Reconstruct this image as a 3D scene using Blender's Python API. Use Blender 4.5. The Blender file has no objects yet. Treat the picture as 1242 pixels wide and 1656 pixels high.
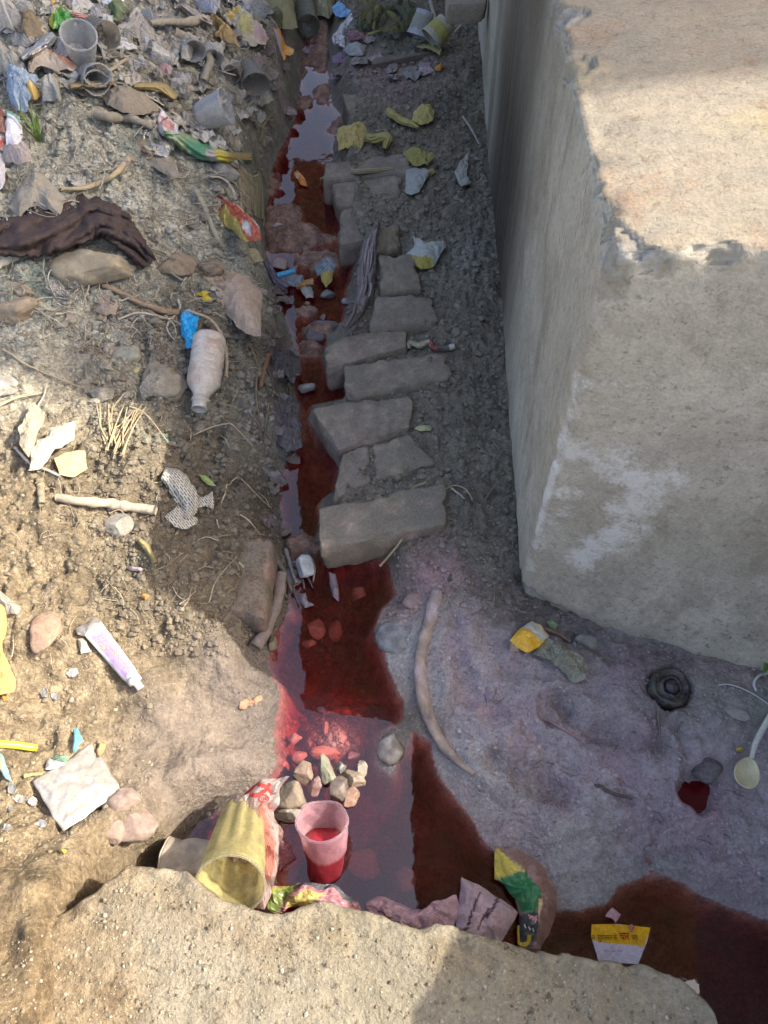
import bpy, math, random
import numpy as np

# ------------------------------------------------------------------ camera, sky, sun
sc = bpy.context.scene
CAM = np.array((0.0, 0.0, 1.1)); PITCH = math.radians(55); FPX = 1200.0
cam_d = bpy.data.cameras.new('camera'); cam = bpy.data.objects.new('camera', cam_d)
sc.collection.objects.link(cam)
cam.location = CAM; cam.rotation_euler = (math.pi/2-PITCH, 0, 0)
cam_d.sensor_fit = 'HORIZONTAL'; cam_d.sensor_width = 36; cam_d.lens = 36*FPX/1242
cam_d.clip_start = 0.02; cam_d.clip_end = 500
sc.camera = cam
SUN = np.array((.627, .043, .573)); SUN = SUN/np.linalg.norm(SUN)      # towards the sun
world = bpy.data.worlds.new('World'); sc.world = world; world.use_nodes = True
wn = world.node_tree.nodes; wl = world.node_tree.links
for n in list(wn): wn.remove(n)
sky = wn.new('ShaderNodeTexSky'); sky.sky_type = 'NISHITA'; sky.sun_disc = False
sky.sun_elevation = math.asin(SUN[2]); sky.sun_rotation = math.atan2(SUN[0], SUN[1])
sky.dust_density = 6.5; sky.air_density = 1.0; sky.ozone_density = 0.6
bg = wn.new('ShaderNodeBackground'); bg.inputs['Strength'].default_value = 0.15
wo = wn.new('ShaderNodeOutputWorld')
wl.new(sky.outputs[0], bg.inputs[0]); wl.new(bg.outputs[0], wo.inputs[0])
sl = bpy.data.lights.new('sun', 'SUN'); sl.energy = 2.7; sl.angle = math.radians(.55); sl.color = (1, .93, .82)
so = bpy.data.objects.new('sun', sl); sc.collection.objects.link(so)
from mathutils import Vector, Matrix
so.rotation_euler = Vector(SUN).to_track_quat('Z', 'Y').to_euler()
sc.view_settings.view_transform = 'Standard'; sc.view_settings.look = 'None'
sc.view_settings.exposure = 1.62; sc.view_settings.gamma = 1; sc.view_settings.use_curve_mapping = False
sc.cycles.use_denoising = True
sc.cycles.max_bounces = 8; sc.cycles.transparent_max_bounces = 12; sc.cycles.caustics_reflective = False
sc.cycles.sample_clamp_indirect = 4
COL = sc.collection.objects

# ------------------------------------------------------------------ noise
def _h(ix, iy, iz, seed):
    n = (ix.astype(np.int64)*374761393 + iy.astype(np.int64)*668265263 + iz.astype(np.int64)*1274126177 + seed*362437) & 0xFFFFFFFF
    n = ((n ^ (n >> 13))*1274126177) & 0xFFFFFFFF
    n = ((n ^ (n >> 16))*2246822519) & 0xFFFFFFFF
    return ((n ^ (n >> 15)) & 0xFFFFFF)/float(0xFFFFFF)
def vn(x, y, z=None, seed=0):
    x = np.asarray(x, float); y = np.asarray(y, float)
    ix = np.floor(x); iy = np.floor(y); fx = x-ix; fy = y-iy
    fx = fx*fx*fx*(fx*(fx*6-15)+10); fy = fy*fy*fy*(fy*(fy*6-15)+10)
    if z is None:
        iz = np.zeros_like(ix)
        a = _h(ix, iy, iz, seed); b = _h(ix+1, iy, iz, seed); c = _h(ix, iy+1, iz, seed); d = _h(ix+1, iy+1, iz, seed)
        return ((a*(1-fx)+b*fx)*(1-fy)+(c*(1-fx)+d*fx)*fy)*2-1
    z = np.asarray(z, float); iz = np.floor(z); fz = z-iz; fz = fz*fz*(3-2*fz)
    r = 0
    for dz in (0, 1):
        a = _h(ix, iy, iz+dz, seed); b = _h(ix+1, iy, iz+dz, seed); c = _h(ix, iy+1, iz+dz, seed); d = _h(ix+1, iy+1, iz+dz, seed)
        r = r + ((a*(1-fx)+b*fx)*(1-fy)+(c*(1-fx)+d*fx)*fy)*(fz if dz else 1-fz)
    return r*2-1
def fbm(x, y, z=None, octv=4, seed=0, gain=.5, ridged=False):
    r = 0; a = 1; f = 1; s = 0
    for o in range(octv):
        n = vn(x*f+o*7.3, y*f+o*3.1, None if z is None else z*f, seed+o*17)
        if ridged: n = 1-2*np.abs(n)
        r = r + a*n; s += a; a *= gain; f *= 2.03
    return r/s
def worley(x, y, seed=0):
    ix = np.floor(x); iy = np.floor(y); F1 = np.full(np.shape(x), 9.); F2 = F1.copy(); ID = np.zeros(np.shape(x))
    for dx in (-1, 0, 1):
        for dy in (-1, 0, 1):
            cx = ix+dx; cy = iy+dy; z = np.zeros_like(cx)
            px = cx+_h(cx, cy, z, seed); py = cy+_h(cx, cy, z+1, seed)
            d = np.hypot(px-x, py-y); i = _h(cx, cy, z+2, seed)
            F2 = np.where(d < F1, F1, np.minimum(F2, d)); ID = np.where(d < F1, i, ID); F1 = np.minimum(F1, d)
    return F1, F2, ID
def sst(a, b, x):
    t = np.clip((x-a)/(b-a), 0, 1); return t*t*(3-2*t)

# ------------------------------------------------------------------ pixels of the 1242x1656 photograph to places
def ray(px, py):
    u = (np.asarray(px, float)-621)/FPX; v = (np.asarray(py, float)-828)/FPX
    s, c = math.sin(PITCH), math.cos(PITCH)
    return np.stack([u, c-v*s, -s-v*c], -1)
def P(px, py, z=0.0):
    d = ray(px, py); t = (z-CAM[2])/d[..., 2]
    return CAM + d*np.asarray(t)[..., None]
def Pl(pts, z=0.0):
    a = np.array(pts, float); return P(a[:, 0], a[:, 1], z)

# ------------------------------------------------------------------ the lie of the land
SHORE_PX = [(240,1440),(250,1400),(290,1375),(320,1330),(380,1290),(430,1275),(448,1240),(441,1180),(450,1120),(435,1075),(440,1030),
 (470,985),(457,950),(470,905),(455,870),(450,790),(465,740),(490,700),(485,660),(470,610),(480,580),(470,540),(455,500),(440,450),(430,400),
 (430,340),(440,270),(478,190),(487,130),(490,60),(486,0),(490,-60),(530,-60),(535,0),(530,60),(532,130),(538,170),(560,195),(540,230),(532,290),
 (552,340),(548,390),(578,420),(562,470),(556,520),(527,545),(527,590),(560,620),(572,640),(505,655),(500,680),(527,720),(550,730),(545,790),
 (516,815),(513,880),(522,892),(625,905),(640,960),(620,985),(603,1020),(625,1070),(640,1110),(655,1132),(650,1165),(618,1190),(605,1235),
 (628,1258),(652,1225),(668,1183),(700,1205),(705,1250),(725,1280),(760,1320),(785,1370),(800,1378),(830,1400),(885,1470),(940,1475),(985,1462),
 (1000,1436),(1040,1420),(1100,1425),(1130,1450),(1180,1470),(1242,1490),(1330,1500),(1330,1720),(240,1720)]
SHORE = Pl(SHORE_PX)[:, :2]
# resample the shore and roughen it
def _dense(poly, step=.012, jit=.0035):
    out = []
    for i in range(len(poly)):
        a = poly[i]; b = poly[(i+1) % len(poly)]; n = max(1, int(np.hypot(*(b-a))/step))
        for k in range(n): out.append(a+(b-a)*k/n)
    out = np.array(out)
    out[:, 0] += jit*fbm(out[:, 0]*30, out[:, 1]*30, seed=3)*1.6; out[:, 1] += jit*fbm(out[:, 0]*30+9, out[:, 1]*30, seed=4)
    return out
SH = _dense(SHORE)
def poly_sd(x, y, poly):
    """signed distance to a polygon, positive outside"""
    x = np.asarray(x, float); y = np.asarray(y, float)
    d2 = np.full(x.shape, 1e9); ins = np.zeros(x.shape, bool)
    n = len(poly)
    for i in range(n):
        ax, ay = poly[i]; bx, by = poly[(i+1) % n]
        ex, ey = bx-ax, by-ay; L = ex*ex+ey*ey+1e-12
        t = np.clip(((x-ax)*ex+(y-ay)*ey)/L, 0, 1)
        d2 = np.minimum(d2, (x-ax-t*ex)**2+(y-ay-t*ey)**2)
        c = ((ay > y) != (by > y))
        ins ^= c & (x < (bx-ax)*(y-ay)/(by-ay+1e-15)+ax)
    d = np.sqrt(d2)
    return np.where(ins, -d, d)
ZC = [(0,1620,.222),(120,1560,.220),(150,1470,.208),(185,1425,.193),(60,1440,.19),(-100,1500,.21),(215,1560,.204),(200,1650,.210),(330,1560,.15),(420,1600,.12),(235,1392,.165),(200,1375,.15),(255,1440,.18),(0,1300,.12),(150,1300,.085),(300,1200,.05),(420,1200,.025),(100,1050,.13),(300,1000,.10),(400,950,.07),(0,900,.16),
 (200,800,.15),(380,750,.09),(0,650,.2),(300,600,.14),(420,600,.07),(0,400,.29),(200,400,.25),(380,420,.13),(0,150,.38),(200,150,.34),(380,200,.2),(420,120,.14),(0,0,.44),(300,0,.30),(430,0,.16),
 (600,550,.04),(700,800,.055),(620,300,.04),(700,300,.07),(780,500,.09),(750,100,.1),(650,100,.05),(822,870,.05),(849,988,.004),(800,960,.03),(920,1020,.016),(690,950,.035),(760,1050,.035),(900,1100,.04),
 (1000,1060,.030),(1000,1110,.045),(1242,1150,.07),(1100,1250,.045),(900,1300,.028),(1242,1400,.03),(800,1300,.02),(950,1400,.015),(640,1200,.02),(690,0,.1),(600,0,.06)]
_zc = np.array([list(P(a, b, c)[:2])+[c] for a, b, c in ZC] +
 [[-1.6,.2,.2],[-1.6,1,.3],[-1.8,2.2,.5],[-1.5,3.5,.5],[-.4,4,.3],[.3,4,.15],[1.2,3,.1],[1.5,.8,.08],[1.2,.1,.05],[0,-.6,.1],[-.8,-.5,.2],[1,-.6,.05],[-4,-3,.3],[-4,6,.5],[4,6,.2],[4,-3,.1]])
_D = np.hypot(_zc[:, None, 0]-_zc[None, :, 0], _zc[:, None, 1]-_zc[None, :, 1])
_w = np.linalg.solve(np.vstack([np.hstack([_D+1e-4*np.eye(len(_zc)), np.ones((len(_zc), 1))]), np.hstack([np.ones((1, len(_zc))), np.zeros((1, 1))])]), np.append(_zc[:, 2], 0))
def base_z(x, y):
    r = np.full(np.shape(x), _w[-1])
    for (a, b, _), w in zip(_zc, _w): r = r+w*np.hypot(x-a, y-b)
    return np.clip(r, .0, .6)
ISL = [(*P(470,385,0)[:2],.085,.05,.020),(*P(452,350,0)[:2],.05,.05,.016),(*P(515,420,0)[:2],.05,.035,.012),(*P(495,500,0)[:2],.02,.02,.004),(*P(530,535,0)[:2],.05,.022,.010),(*P(500,565,0)[:2],.03,.02,.004),(*P(525,150,0)[:2],.028,.05,.008),(*P(520,95,0)[:2],.035,.07,.010),(*P(492,165,0)[:2],.02,.03,.004),(*P(530,50,0)[:2],.05,.12,.010),(*P(488,110,0)[:2],.015,.05,.003),(*P(545,205,0)[:2],.03,.04,.006),(*P(440,300,0)[:2],.02,.05,.004),(*P(485,885,0)[:2],.03,.02,.008)]
PITS = []      # carved hollows: px, py, radius m, depth m
def _pit(px, py, r, d, z=.045): p = P(px, py, z); PITS.append((p[0], p[1], r, d))
_pit(1130,1275,.029,.034); _pit(1083,1112,.030,.045,.05); _pit(905,1145,.026,.016,.04); _pit(1000,1190,.04,.010); _pit(840,1255,.05,.008,.03); _pit(880,1275,.04,.010,.03)
_pit(905,1235,.03,.006,.03); _pit(760,1110,.03,.010,.035); _pit(800,1150,.022,.01,.035)
GROOVE = [(Pl(q, .035)[:, :2], w, d) for q, w, d in [([(790,1222),(850,1258),(915,1288)],.012,.012),([(905,1135),(950,1180),(1000,1195),(1065,1212)],.010,.010),([(1062,1335),(1068,1378),(1130,1388),(1245,1378)],.006,.007),([(968,1270),(1020,1290)],.005,.006),
  ([(850,1180),(900,1215),(925,1235)],.008,.008),([(730,1010),(745,1060),(760,1120)],.012,.009),([(1000,1340),(1060,1390),(1090,1420)],.008,.005),([(820,1085),(870,1090)],.012,.008),([(1090,1180),(1110,1240)],.008,.007),([(930,1020),(990,1060)],.010,.008)]]
def height(x, y, fine=True):
    x = np.asarray(x, float); y = np.asarray(y, float)
    sd = poly_sd(x, y, SH); b = base_z(x, y)
    left = sst(.02, -.14, x-(-.10-.02*y))                # 1 on the left bank
    far = sst(.6, 1.2, y)
    wetflat = sst(.62, .45, y)*(1-left)
    bk_ = sst(.56, .66, y)*sst(.14, .06, np.abs(x-.02)); out = np.maximum(b, .012)*sst(-.004, .085-.02*left-.055*bk_*(1-left), sd)
    dry = sst(.0, .05, sd)
    lump = fbm(x*7, y*7, octv=3, seed=11)
    F1, F2, ID = worley(x*26+1.3*vn(x*12, y*12, seed=5), y*26+1.3*vn(x*12, y*12, seed=6), seed=8)
    clod = (1-np.clip(F1*1.35, 0, 1)**2)*(.35+.65*ID)
    K1, K2, KD = worley(x*150+2*vn(x*50, y*50, seed=35), y*150, seed=38); kern = (1-np.clip(K1*1.4, 0, 1)**2)*KD
    G1, G2, GD = worley(x*68+vn(x*30, y*30, seed=25), y*68, seed=18)
    crumb = (1-np.clip(G1*1.4, 0, 1)**2)*GD
    fib = fbm(x*38, y*38, octv=4, seed=21, ridged=True)
    rough = left*(.55+.75*sst(-.5, .5, fbm(x*3.1, y*3.1, octv=2, seed=31)))
    smoothmud = np.exp(-(((x+.27)/.13)**2+((y-.36)/.12)**2))
    rough = rough*(1-.8*smoothmud)*(.3+.7*sst(.10, .22, y))
    n = left*(.022*lump+.016*fbm(x*13, y*13, octv=3, seed=29)-.020*np.clip(fbm(x*8+3, y*8, octv=3, seed=33, ridged=True)-.42, 0, 1)) + left*sst(.22, .12, y)*.014*fbm(x*22, y*22, octv=4, seed=34) + rough*(.011*clod+.009*crumb+.005*kern+.009*fib+.010*fbm(x*44, y*44, octv=4, seed=23))
    right = (1-left)
    n = n + right*(1-wetflat)*(.007*lump+.010*clod*sst(.05, .2, x)+.007*crumb+.004*kern+.005*fib)
    n = n + wetflat*(.012*lump+.014*fbm(x*17, y*17, octv=4, seed=28)+.004*fib+.002*crumb+.002*kern+.004*np.clip(fbm(x*20, y*20, octv=4, seed=27), -1, .05))
    h = out + n*dry
    for pts, w_, d_ in GROOVE:
        m_ = np.full(x.shape, 9.)
        for (ax, ay), (bx, by) in zip(pts[:-1], pts[1:]):
            ex, ey = bx-ax, by-ay; tt = np.clip(((x-ax)*ex+(y-ay)*ey)/(ex*ex+ey*ey), 0, 1); m_ = np.minimum(m_, np.hypot(x-ax-tt*ex, y-ay-tt*ey))
        m_ = m_+.007*vn(x*70, y*70, seed=45); h = h-d_*np.exp(-(m_/w_)**2)+.5*d_*np.exp(-((m_-2.2*w_)/w_)**2)
    for (a, c, r, d) in PITS:
        q = np.hypot(x-a, y-c)+.006*vn(x*60, y*60, seed=44); h = h-d*sst(r*1.25, r*.55, q)
    # bed of the channel
    gx, gy = P(540, 1190)[:2]; gz = np.exp(-(((x-gx)/.09)**2+((y-gy)/.075)**2))
    nar = sst(.75, .9, y)
    dep = .10*(1-gz)+.016*gz; dep = dep*(1-nar)+.05*nar
    bed = -dep*sst(0, .032, -sd)-.002 + (.012*fbm(x*14, y*14, octv=3, seed=51)+.006*crumb+.008*clod*gz)*sst(0, .03, -sd)
    bed = np.minimum(bed, -.0008)
    for (a, c, rx, ry, hh) in ISL:
        q = ((x-a)/rx)**2+((y-c)/ry)**2; k = hh*(1.25-q)+.016*fbm(x*26, y*26, octv=4, seed=57)+.006*crumb; bed = np.where(q < 2, np.maximum(bed, np.where(k > 0, k, k*2.5)), bed)
    return np.where(sd > 0, h, bed), sd
def gz(x, y): return float(height(np.array([x]), np.array([y]))[0][0])
def G(px, py, dz=0.0):
    """where the line of sight through a pixel meets the ground (or the liquid)"""
    d = ray(px, py); t = np.linspace(.45, 3.6, 420); p = CAM+d*t[:, None]
    h = np.maximum(height(p[:, 0], p[:, 1])[0], 0)+dz
    k = np.argmax(p[:, 2] < h)
    if k == 0: return p[-1]
    a = p[k-1, 2]-h[k-1]; c = p[k, 2]-h[k]; f = a/(a-c)
    return p[k-1]+(p[k]-p[k-1])*f
def Gm(pts, dz=0.0):
    """the same for many pixels"""
    pts = np.array(pts, float); d = ray(pts[:, 0], pts[:, 1]); t = np.linspace(.5, 3.4, 260)
    p = CAM+d[:, None, :]*t[None, :, None]; s = p.reshape(-1, 3)
    h = (np.maximum(height(s[:, 0], s[:, 1])[0], 0)+dz).reshape(len(pts), -1)
    g = p[..., 2]-h; k = np.clip(np.argmax(g < 0, 1), 1, None); i = np.arange(len(pts))
    a = g[i, k-1]; c = g[i, k]; f = (a/(a-c+1e-12))[:, None]
    return p[i, k-1]+(p[i, k]-p[i, k-1])*np.clip(f, 0, 1)

# ------------------------------------------------------------------ materials
def lin(c):
    """sRGB 0-255 to linear"""
    c = np.array(c, float)/255
    return tuple(np.where(c <= .04045, c/12.92, ((c+.055)/1.055)**2.4))
class NT:
    def __init__(s, name):
        s.m = bpy.data.materials.new(name); s.m.use_nodes = True; s.t = s.m.node_tree; s.t.nodes.clear()
        s.o = s.t.nodes.new('ShaderNodeOutputMaterial'); s._tc = None
    def n(s, typ, **kw):
        nd = s.t.nodes.new(typ)
        for k, v in kw.items(): setattr(nd, k, v)
        return nd
    def put(s, sock, v):
        if isinstance(v, bpy.types.NodeSocket): s.t.links.new(v, sock)
        elif isinstance(v, (tuple, list)) and sock.type == 'RGBA': sock.default_value = tuple(v[:3])+(1,)
        else: sock.default_value = v
    def tc(s, o='Object'):
        if s._tc is None: s._tc = s.n('ShaderNodeTexCoord')
        return s._tc.outputs[o]
    def attr(s, name, o='Color'): a = s.n('ShaderNodeAttribute'); a.attribute_name = name; return a.outputs[o]
    def noise(s, scale, detail=4, rough=.6, vec=None, dist=0.0, o=0):
        a = s.n('ShaderNodeTexNoise'); a.inputs['Scale'].default_value = scale; a.inputs['Detail'].default_value = detail
        a.inputs['Roughness'].default_value = rough; a.inputs['Distortion'].default_value = dist
        s.put(a.inputs['Vector'], vec if vec is not None else s.tc()); return a.outputs[o]
    def vor(s, scale, vec=None, feature='F1', o=0):
        a = s.n('ShaderNodeTexVoronoi', feature=feature); a.inputs['Scale'].default_value = scale
        s.put(a.inputs['Vector'], vec if vec is not None else s.tc()); return a.outputs[o]
    def mapping(s, scale, vec=None, rot=(0, 0, 0)):
        a = s.n('ShaderNodeMapping'); a.inputs['Scale'].default_value = scale; a.inputs['Rotation'].default_value = rot
        s.put(a.inputs['Vector'], vec if vec is not None else s.tc()); return a.outputs[0]
    def mr(s, v, a, b, c=0.0, d=1.0):
        m = s.n('ShaderNodeMapRange'); s.put(m.inputs[0], v); m.inputs[1].default_value = a; m.inputs[2].default_value = b
        m.inputs[3].default_value = c; m.inputs[4].default_value = d; return m.outputs[0]
    def math(s, op, a, b=0.0):
        m = s.n('ShaderNodeMath', operation=op); s.put(m.inputs[0], a); s.put(m.inputs[1], b); return m.outputs[0]
    def mix(s, f, a, b, mode='MIX'):
        m = s.n('ShaderNodeMix', data_type='RGBA', blend_type=mode)
        s.put(m.inputs[0], f); s.put(m.inputs[6], a); s.put(m.inputs[7], b); return m.outputs[2]
    def bump(s, h, strength=.5, dist=.002, nrm=None):
        b = s.n('ShaderNodeBump'); b.inputs['Strength'].default_value = strength; b.inputs['Distance'].default_value = dist
        s.put(b.inputs['Height'], h)
        if nrm is not None: s.put(b.inputs['Normal'], nrm)
        return b.outputs[0]
    def bsdf(s, col, rough=.7, nrm=None, spec=.5, metal=0.0, trans=0.0, alpha=None, coat=0.0):
        b = s.n('ShaderNodeBsdfPrincipled'); s.put(b.inputs['Base Color'], col); s.put(b.inputs['Roughness'], rough)
        s.put(b.inputs['Specular IOR Level'], spec); s.put(b.inputs['Metallic'], metal)
        if coat: s.put(b.inputs['Coat Weight'], coat); b.inputs['Coat Roughness'].default_value = .1
        if nrm is not None: s.put(b.inputs['Normal'], nrm)
        return b.outputs[0]
    def mixs(s, f, a, b):
        m = s.n('ShaderNodeMixShader'); s.put(m.inputs[0], f); s.put(m.inputs[1], a); s.put(m.inputs[2], b); return m.outputs[0]
    def out(s, sh, vol=None):
        s.put(s.o.inputs['Surface'], sh)
        if vol is not None: s.put(s.o.inputs['Volume'], vol)
        return s.m

# ------------------------------------------------------------------ objects
def tag(o, label=None, cat=None, group=None, kind=None):
    if label: o['label'] = label
    if cat: o['category'] = cat
    if group: o['group'] = group
    if kind: o['kind'] = kind
    return o
def thing(name, loc, label, cat, group=None):
    o = bpy.data.objects.new(name, None); COL.link(o); o.location = tuple(loc); o.empty_display_size = .02
    return tag(o, label, cat, group)
def rootloc(o):
    l = np.array(o.location)
    return l+rootloc(o.parent) if o.parent else l
def mk(name, verts, faces, mat, parent=None, loc=None, cols=None, smooth=True, thick=0, fattr=None, subsurf=0):
    """verts are world coordinates; the object's origin is loc (or its parent's)"""
    verts = np.asarray(verts, float); me = bpy.data.meshes.new(name)
    base = rootloc(parent) if parent is not None else (np.array(loc, float) if loc is not None else np.append(verts[:, :2].mean(0), verts[:, 2].min()))
    v = verts-base
    if isinstance(faces, np.ndarray):
        nf, k = faces.shape
        me.vertices.add(len(v)); me.vertices.foreach_set('co', v.astype(np.float32).ravel())
        me.loops.add(nf*k); me.loops.foreach_set('vertex_index', faces.astype(np.int32).ravel())
        me.polygons.add(nf); me.polygons.foreach_set('loop_start', np.arange(0, nf*k, k, dtype=np.int32))
        me.polygons.foreach_set('loop_total', np.full(nf, k, np.int32)); me.update(calc_edges=True); me.validate()
    else:
        me.from_pydata([tuple(p) for p in v], [], faces); me.update()
    me.polygons.foreach_set('use_smooth', np.full(len(me.polygons), bool(smooth)))
    if cols is not None:
        a = me.color_attributes.new('Col', 'FLOAT_COLOR', 'POINT')
        c = np.ones((len(v), 4), np.float32); c[:, :3] = cols; a.data.foreach_set('color', c.ravel())
    for k, val in (fattr or {}).items():
        a = me.attributes.new(k, 'FLOAT', 'POINT'); a.data.foreach_set('value', np.asarray(val, np.float32))
    o = bpy.data.objects.new(name, me); COL.link(o)
    if mat is not None: me.materials.append(mat)
    if parent is not None: o.parent = parent
    else: o.location = tuple(base)
    if thick:
        m = o.modifiers.new('thickness', 'SOLIDIFY'); m.thickness = thick; m.offset = 0
    if subsurf:
        m = o.modifiers.new('smooth', 'SUBSURF'); m.levels = subsurf; m.render_levels = subsurf
    return o
def gridfaces(nu, nv, wrapu=False, wrapv=False):
    U = nu if wrapu else nu-1; V = nv if wrapv else nv-1
    i, j = np.meshgrid(np.arange(U), np.arange(V), indexing='ij')
    i2 = (i+1) % nu; j2 = (j+1) % nv
    return np.stack([i*nv+j, i2*nv+j, i2*nv+j2, i*nv+j2], -1).reshape(-1, 4)

# ------------------------------------------------------------------ ground
def axis(lo, hi, d0, dense_lo, dense_hi, grow=1.07):
    a = list(np.arange(dense_lo, dense_hi, d0)); s = d0
    while a[-1] < hi: s *= grow; a.append(a[-1]+s)
    s = d0; f = [a[0]]
    while f[-1] > lo: s *= grow; f.append(f[-1]-s)
    return np.array(f[:0:-1]+a)
gx = axis(-60, 60, .0034, -.86, .60, 1.09)
ys = [-.12]
while ys[-1] < 3.6: ys.append(ys[-1]+.0033*max(1, .55+.62*ys[-1]))
s = .012; f = [ys[0]]
while f[-1] > -60: f.append(f[-1]-s); s *= 1.25
s = ys[-1]-ys[-2]
while ys[-1] < 90: s *= 1.2; ys.append(ys[-1]+s)
gy = np.array(f[:0:-1]+ys)
X, Y = np.meshgrid(gx, gy, indexing='ij'); X = X.ravel(); Y = Y.ravel()
HZ, SD = height(X, Y)
# colour of the soil: named patches spread over the ground
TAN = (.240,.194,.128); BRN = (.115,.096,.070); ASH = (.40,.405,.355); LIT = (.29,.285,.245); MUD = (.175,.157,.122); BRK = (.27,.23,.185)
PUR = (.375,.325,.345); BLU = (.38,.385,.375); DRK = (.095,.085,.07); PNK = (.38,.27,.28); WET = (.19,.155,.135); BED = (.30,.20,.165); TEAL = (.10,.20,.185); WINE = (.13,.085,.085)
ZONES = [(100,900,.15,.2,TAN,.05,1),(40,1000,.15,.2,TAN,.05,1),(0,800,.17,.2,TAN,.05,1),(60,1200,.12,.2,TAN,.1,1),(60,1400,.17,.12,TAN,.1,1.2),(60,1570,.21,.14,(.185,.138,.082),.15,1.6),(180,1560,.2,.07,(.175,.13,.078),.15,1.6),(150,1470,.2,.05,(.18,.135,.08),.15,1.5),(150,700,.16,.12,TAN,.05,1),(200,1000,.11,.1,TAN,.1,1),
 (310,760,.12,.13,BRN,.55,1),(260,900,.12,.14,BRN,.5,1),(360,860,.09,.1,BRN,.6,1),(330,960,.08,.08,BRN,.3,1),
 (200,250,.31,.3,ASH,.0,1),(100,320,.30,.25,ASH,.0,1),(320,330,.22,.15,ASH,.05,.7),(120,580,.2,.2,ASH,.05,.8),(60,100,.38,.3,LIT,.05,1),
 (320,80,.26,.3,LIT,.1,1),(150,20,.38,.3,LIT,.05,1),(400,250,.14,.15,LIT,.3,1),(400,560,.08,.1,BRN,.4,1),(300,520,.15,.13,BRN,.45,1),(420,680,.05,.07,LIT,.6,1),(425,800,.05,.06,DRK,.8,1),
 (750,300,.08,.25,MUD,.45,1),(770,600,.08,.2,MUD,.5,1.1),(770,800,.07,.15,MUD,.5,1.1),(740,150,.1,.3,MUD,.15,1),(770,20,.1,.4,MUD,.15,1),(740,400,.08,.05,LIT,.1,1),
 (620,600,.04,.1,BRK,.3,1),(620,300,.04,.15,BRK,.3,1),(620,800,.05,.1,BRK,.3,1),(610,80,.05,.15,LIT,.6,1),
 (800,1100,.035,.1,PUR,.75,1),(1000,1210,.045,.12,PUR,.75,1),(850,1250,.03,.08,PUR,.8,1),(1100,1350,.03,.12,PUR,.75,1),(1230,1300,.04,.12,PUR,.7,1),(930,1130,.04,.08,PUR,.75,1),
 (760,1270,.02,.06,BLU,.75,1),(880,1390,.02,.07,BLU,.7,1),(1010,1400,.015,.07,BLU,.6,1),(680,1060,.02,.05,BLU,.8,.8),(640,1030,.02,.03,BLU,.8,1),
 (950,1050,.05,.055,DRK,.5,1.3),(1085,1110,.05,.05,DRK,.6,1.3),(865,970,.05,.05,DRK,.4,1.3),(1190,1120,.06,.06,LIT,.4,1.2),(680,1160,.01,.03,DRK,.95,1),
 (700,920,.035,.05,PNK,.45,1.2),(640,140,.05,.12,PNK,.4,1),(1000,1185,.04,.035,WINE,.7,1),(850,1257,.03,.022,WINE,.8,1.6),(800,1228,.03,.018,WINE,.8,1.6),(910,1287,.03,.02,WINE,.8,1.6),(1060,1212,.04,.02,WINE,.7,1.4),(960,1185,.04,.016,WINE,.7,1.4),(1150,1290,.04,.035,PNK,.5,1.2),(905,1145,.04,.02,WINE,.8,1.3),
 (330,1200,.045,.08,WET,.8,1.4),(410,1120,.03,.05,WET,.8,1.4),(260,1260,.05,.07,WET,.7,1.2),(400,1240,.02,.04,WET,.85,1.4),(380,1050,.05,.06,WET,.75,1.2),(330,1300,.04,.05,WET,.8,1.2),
 (262,712,.15,.016,TEAL,.2,2.5),(235,900,.13,.012,TEAL,.1,1.5),(250,262,.25,.02,TEAL,.05,2),(65,455,.27,.03,TEAL,.1,2),(260,600,.15,.03,WINE,.2,1.5),(230,560,.16,.03,WINE,.2,1.5),(140,580,.19,.015,WINE,.2,1.5)]
cw = np.full(len(X), .02); cc = np.outer(cw, np.array((.26,.23,.17))); wet = cw*.1
jx = X+.05*fbm(X*9, Y*9, octv=3, seed=61); jy = Y+.05*fbm(X*9+5, Y*9, octv=3, seed=62)
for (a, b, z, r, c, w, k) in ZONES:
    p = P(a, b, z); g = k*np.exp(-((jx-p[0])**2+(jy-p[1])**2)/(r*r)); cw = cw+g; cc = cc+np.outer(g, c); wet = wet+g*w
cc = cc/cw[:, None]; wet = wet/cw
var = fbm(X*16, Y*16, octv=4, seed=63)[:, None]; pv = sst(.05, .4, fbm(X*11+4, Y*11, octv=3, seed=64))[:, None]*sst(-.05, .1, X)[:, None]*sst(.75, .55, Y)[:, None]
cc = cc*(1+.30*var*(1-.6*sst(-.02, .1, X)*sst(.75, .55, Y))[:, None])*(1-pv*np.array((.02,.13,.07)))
shore = sst(.05, .0, SD)*(SD > 0)
wet = np.clip(wet+.35*shore, 0, 1)
cc = cc*(1-.25*shore[:, None])
bedm = SD < 0
cc[bedm] = np.array(BED)*(1+.5*fbm(X[bedm]*40, Y[bedm]*40, octv=3, seed=71))[:, None]
wet[bedm] = .2
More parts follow.
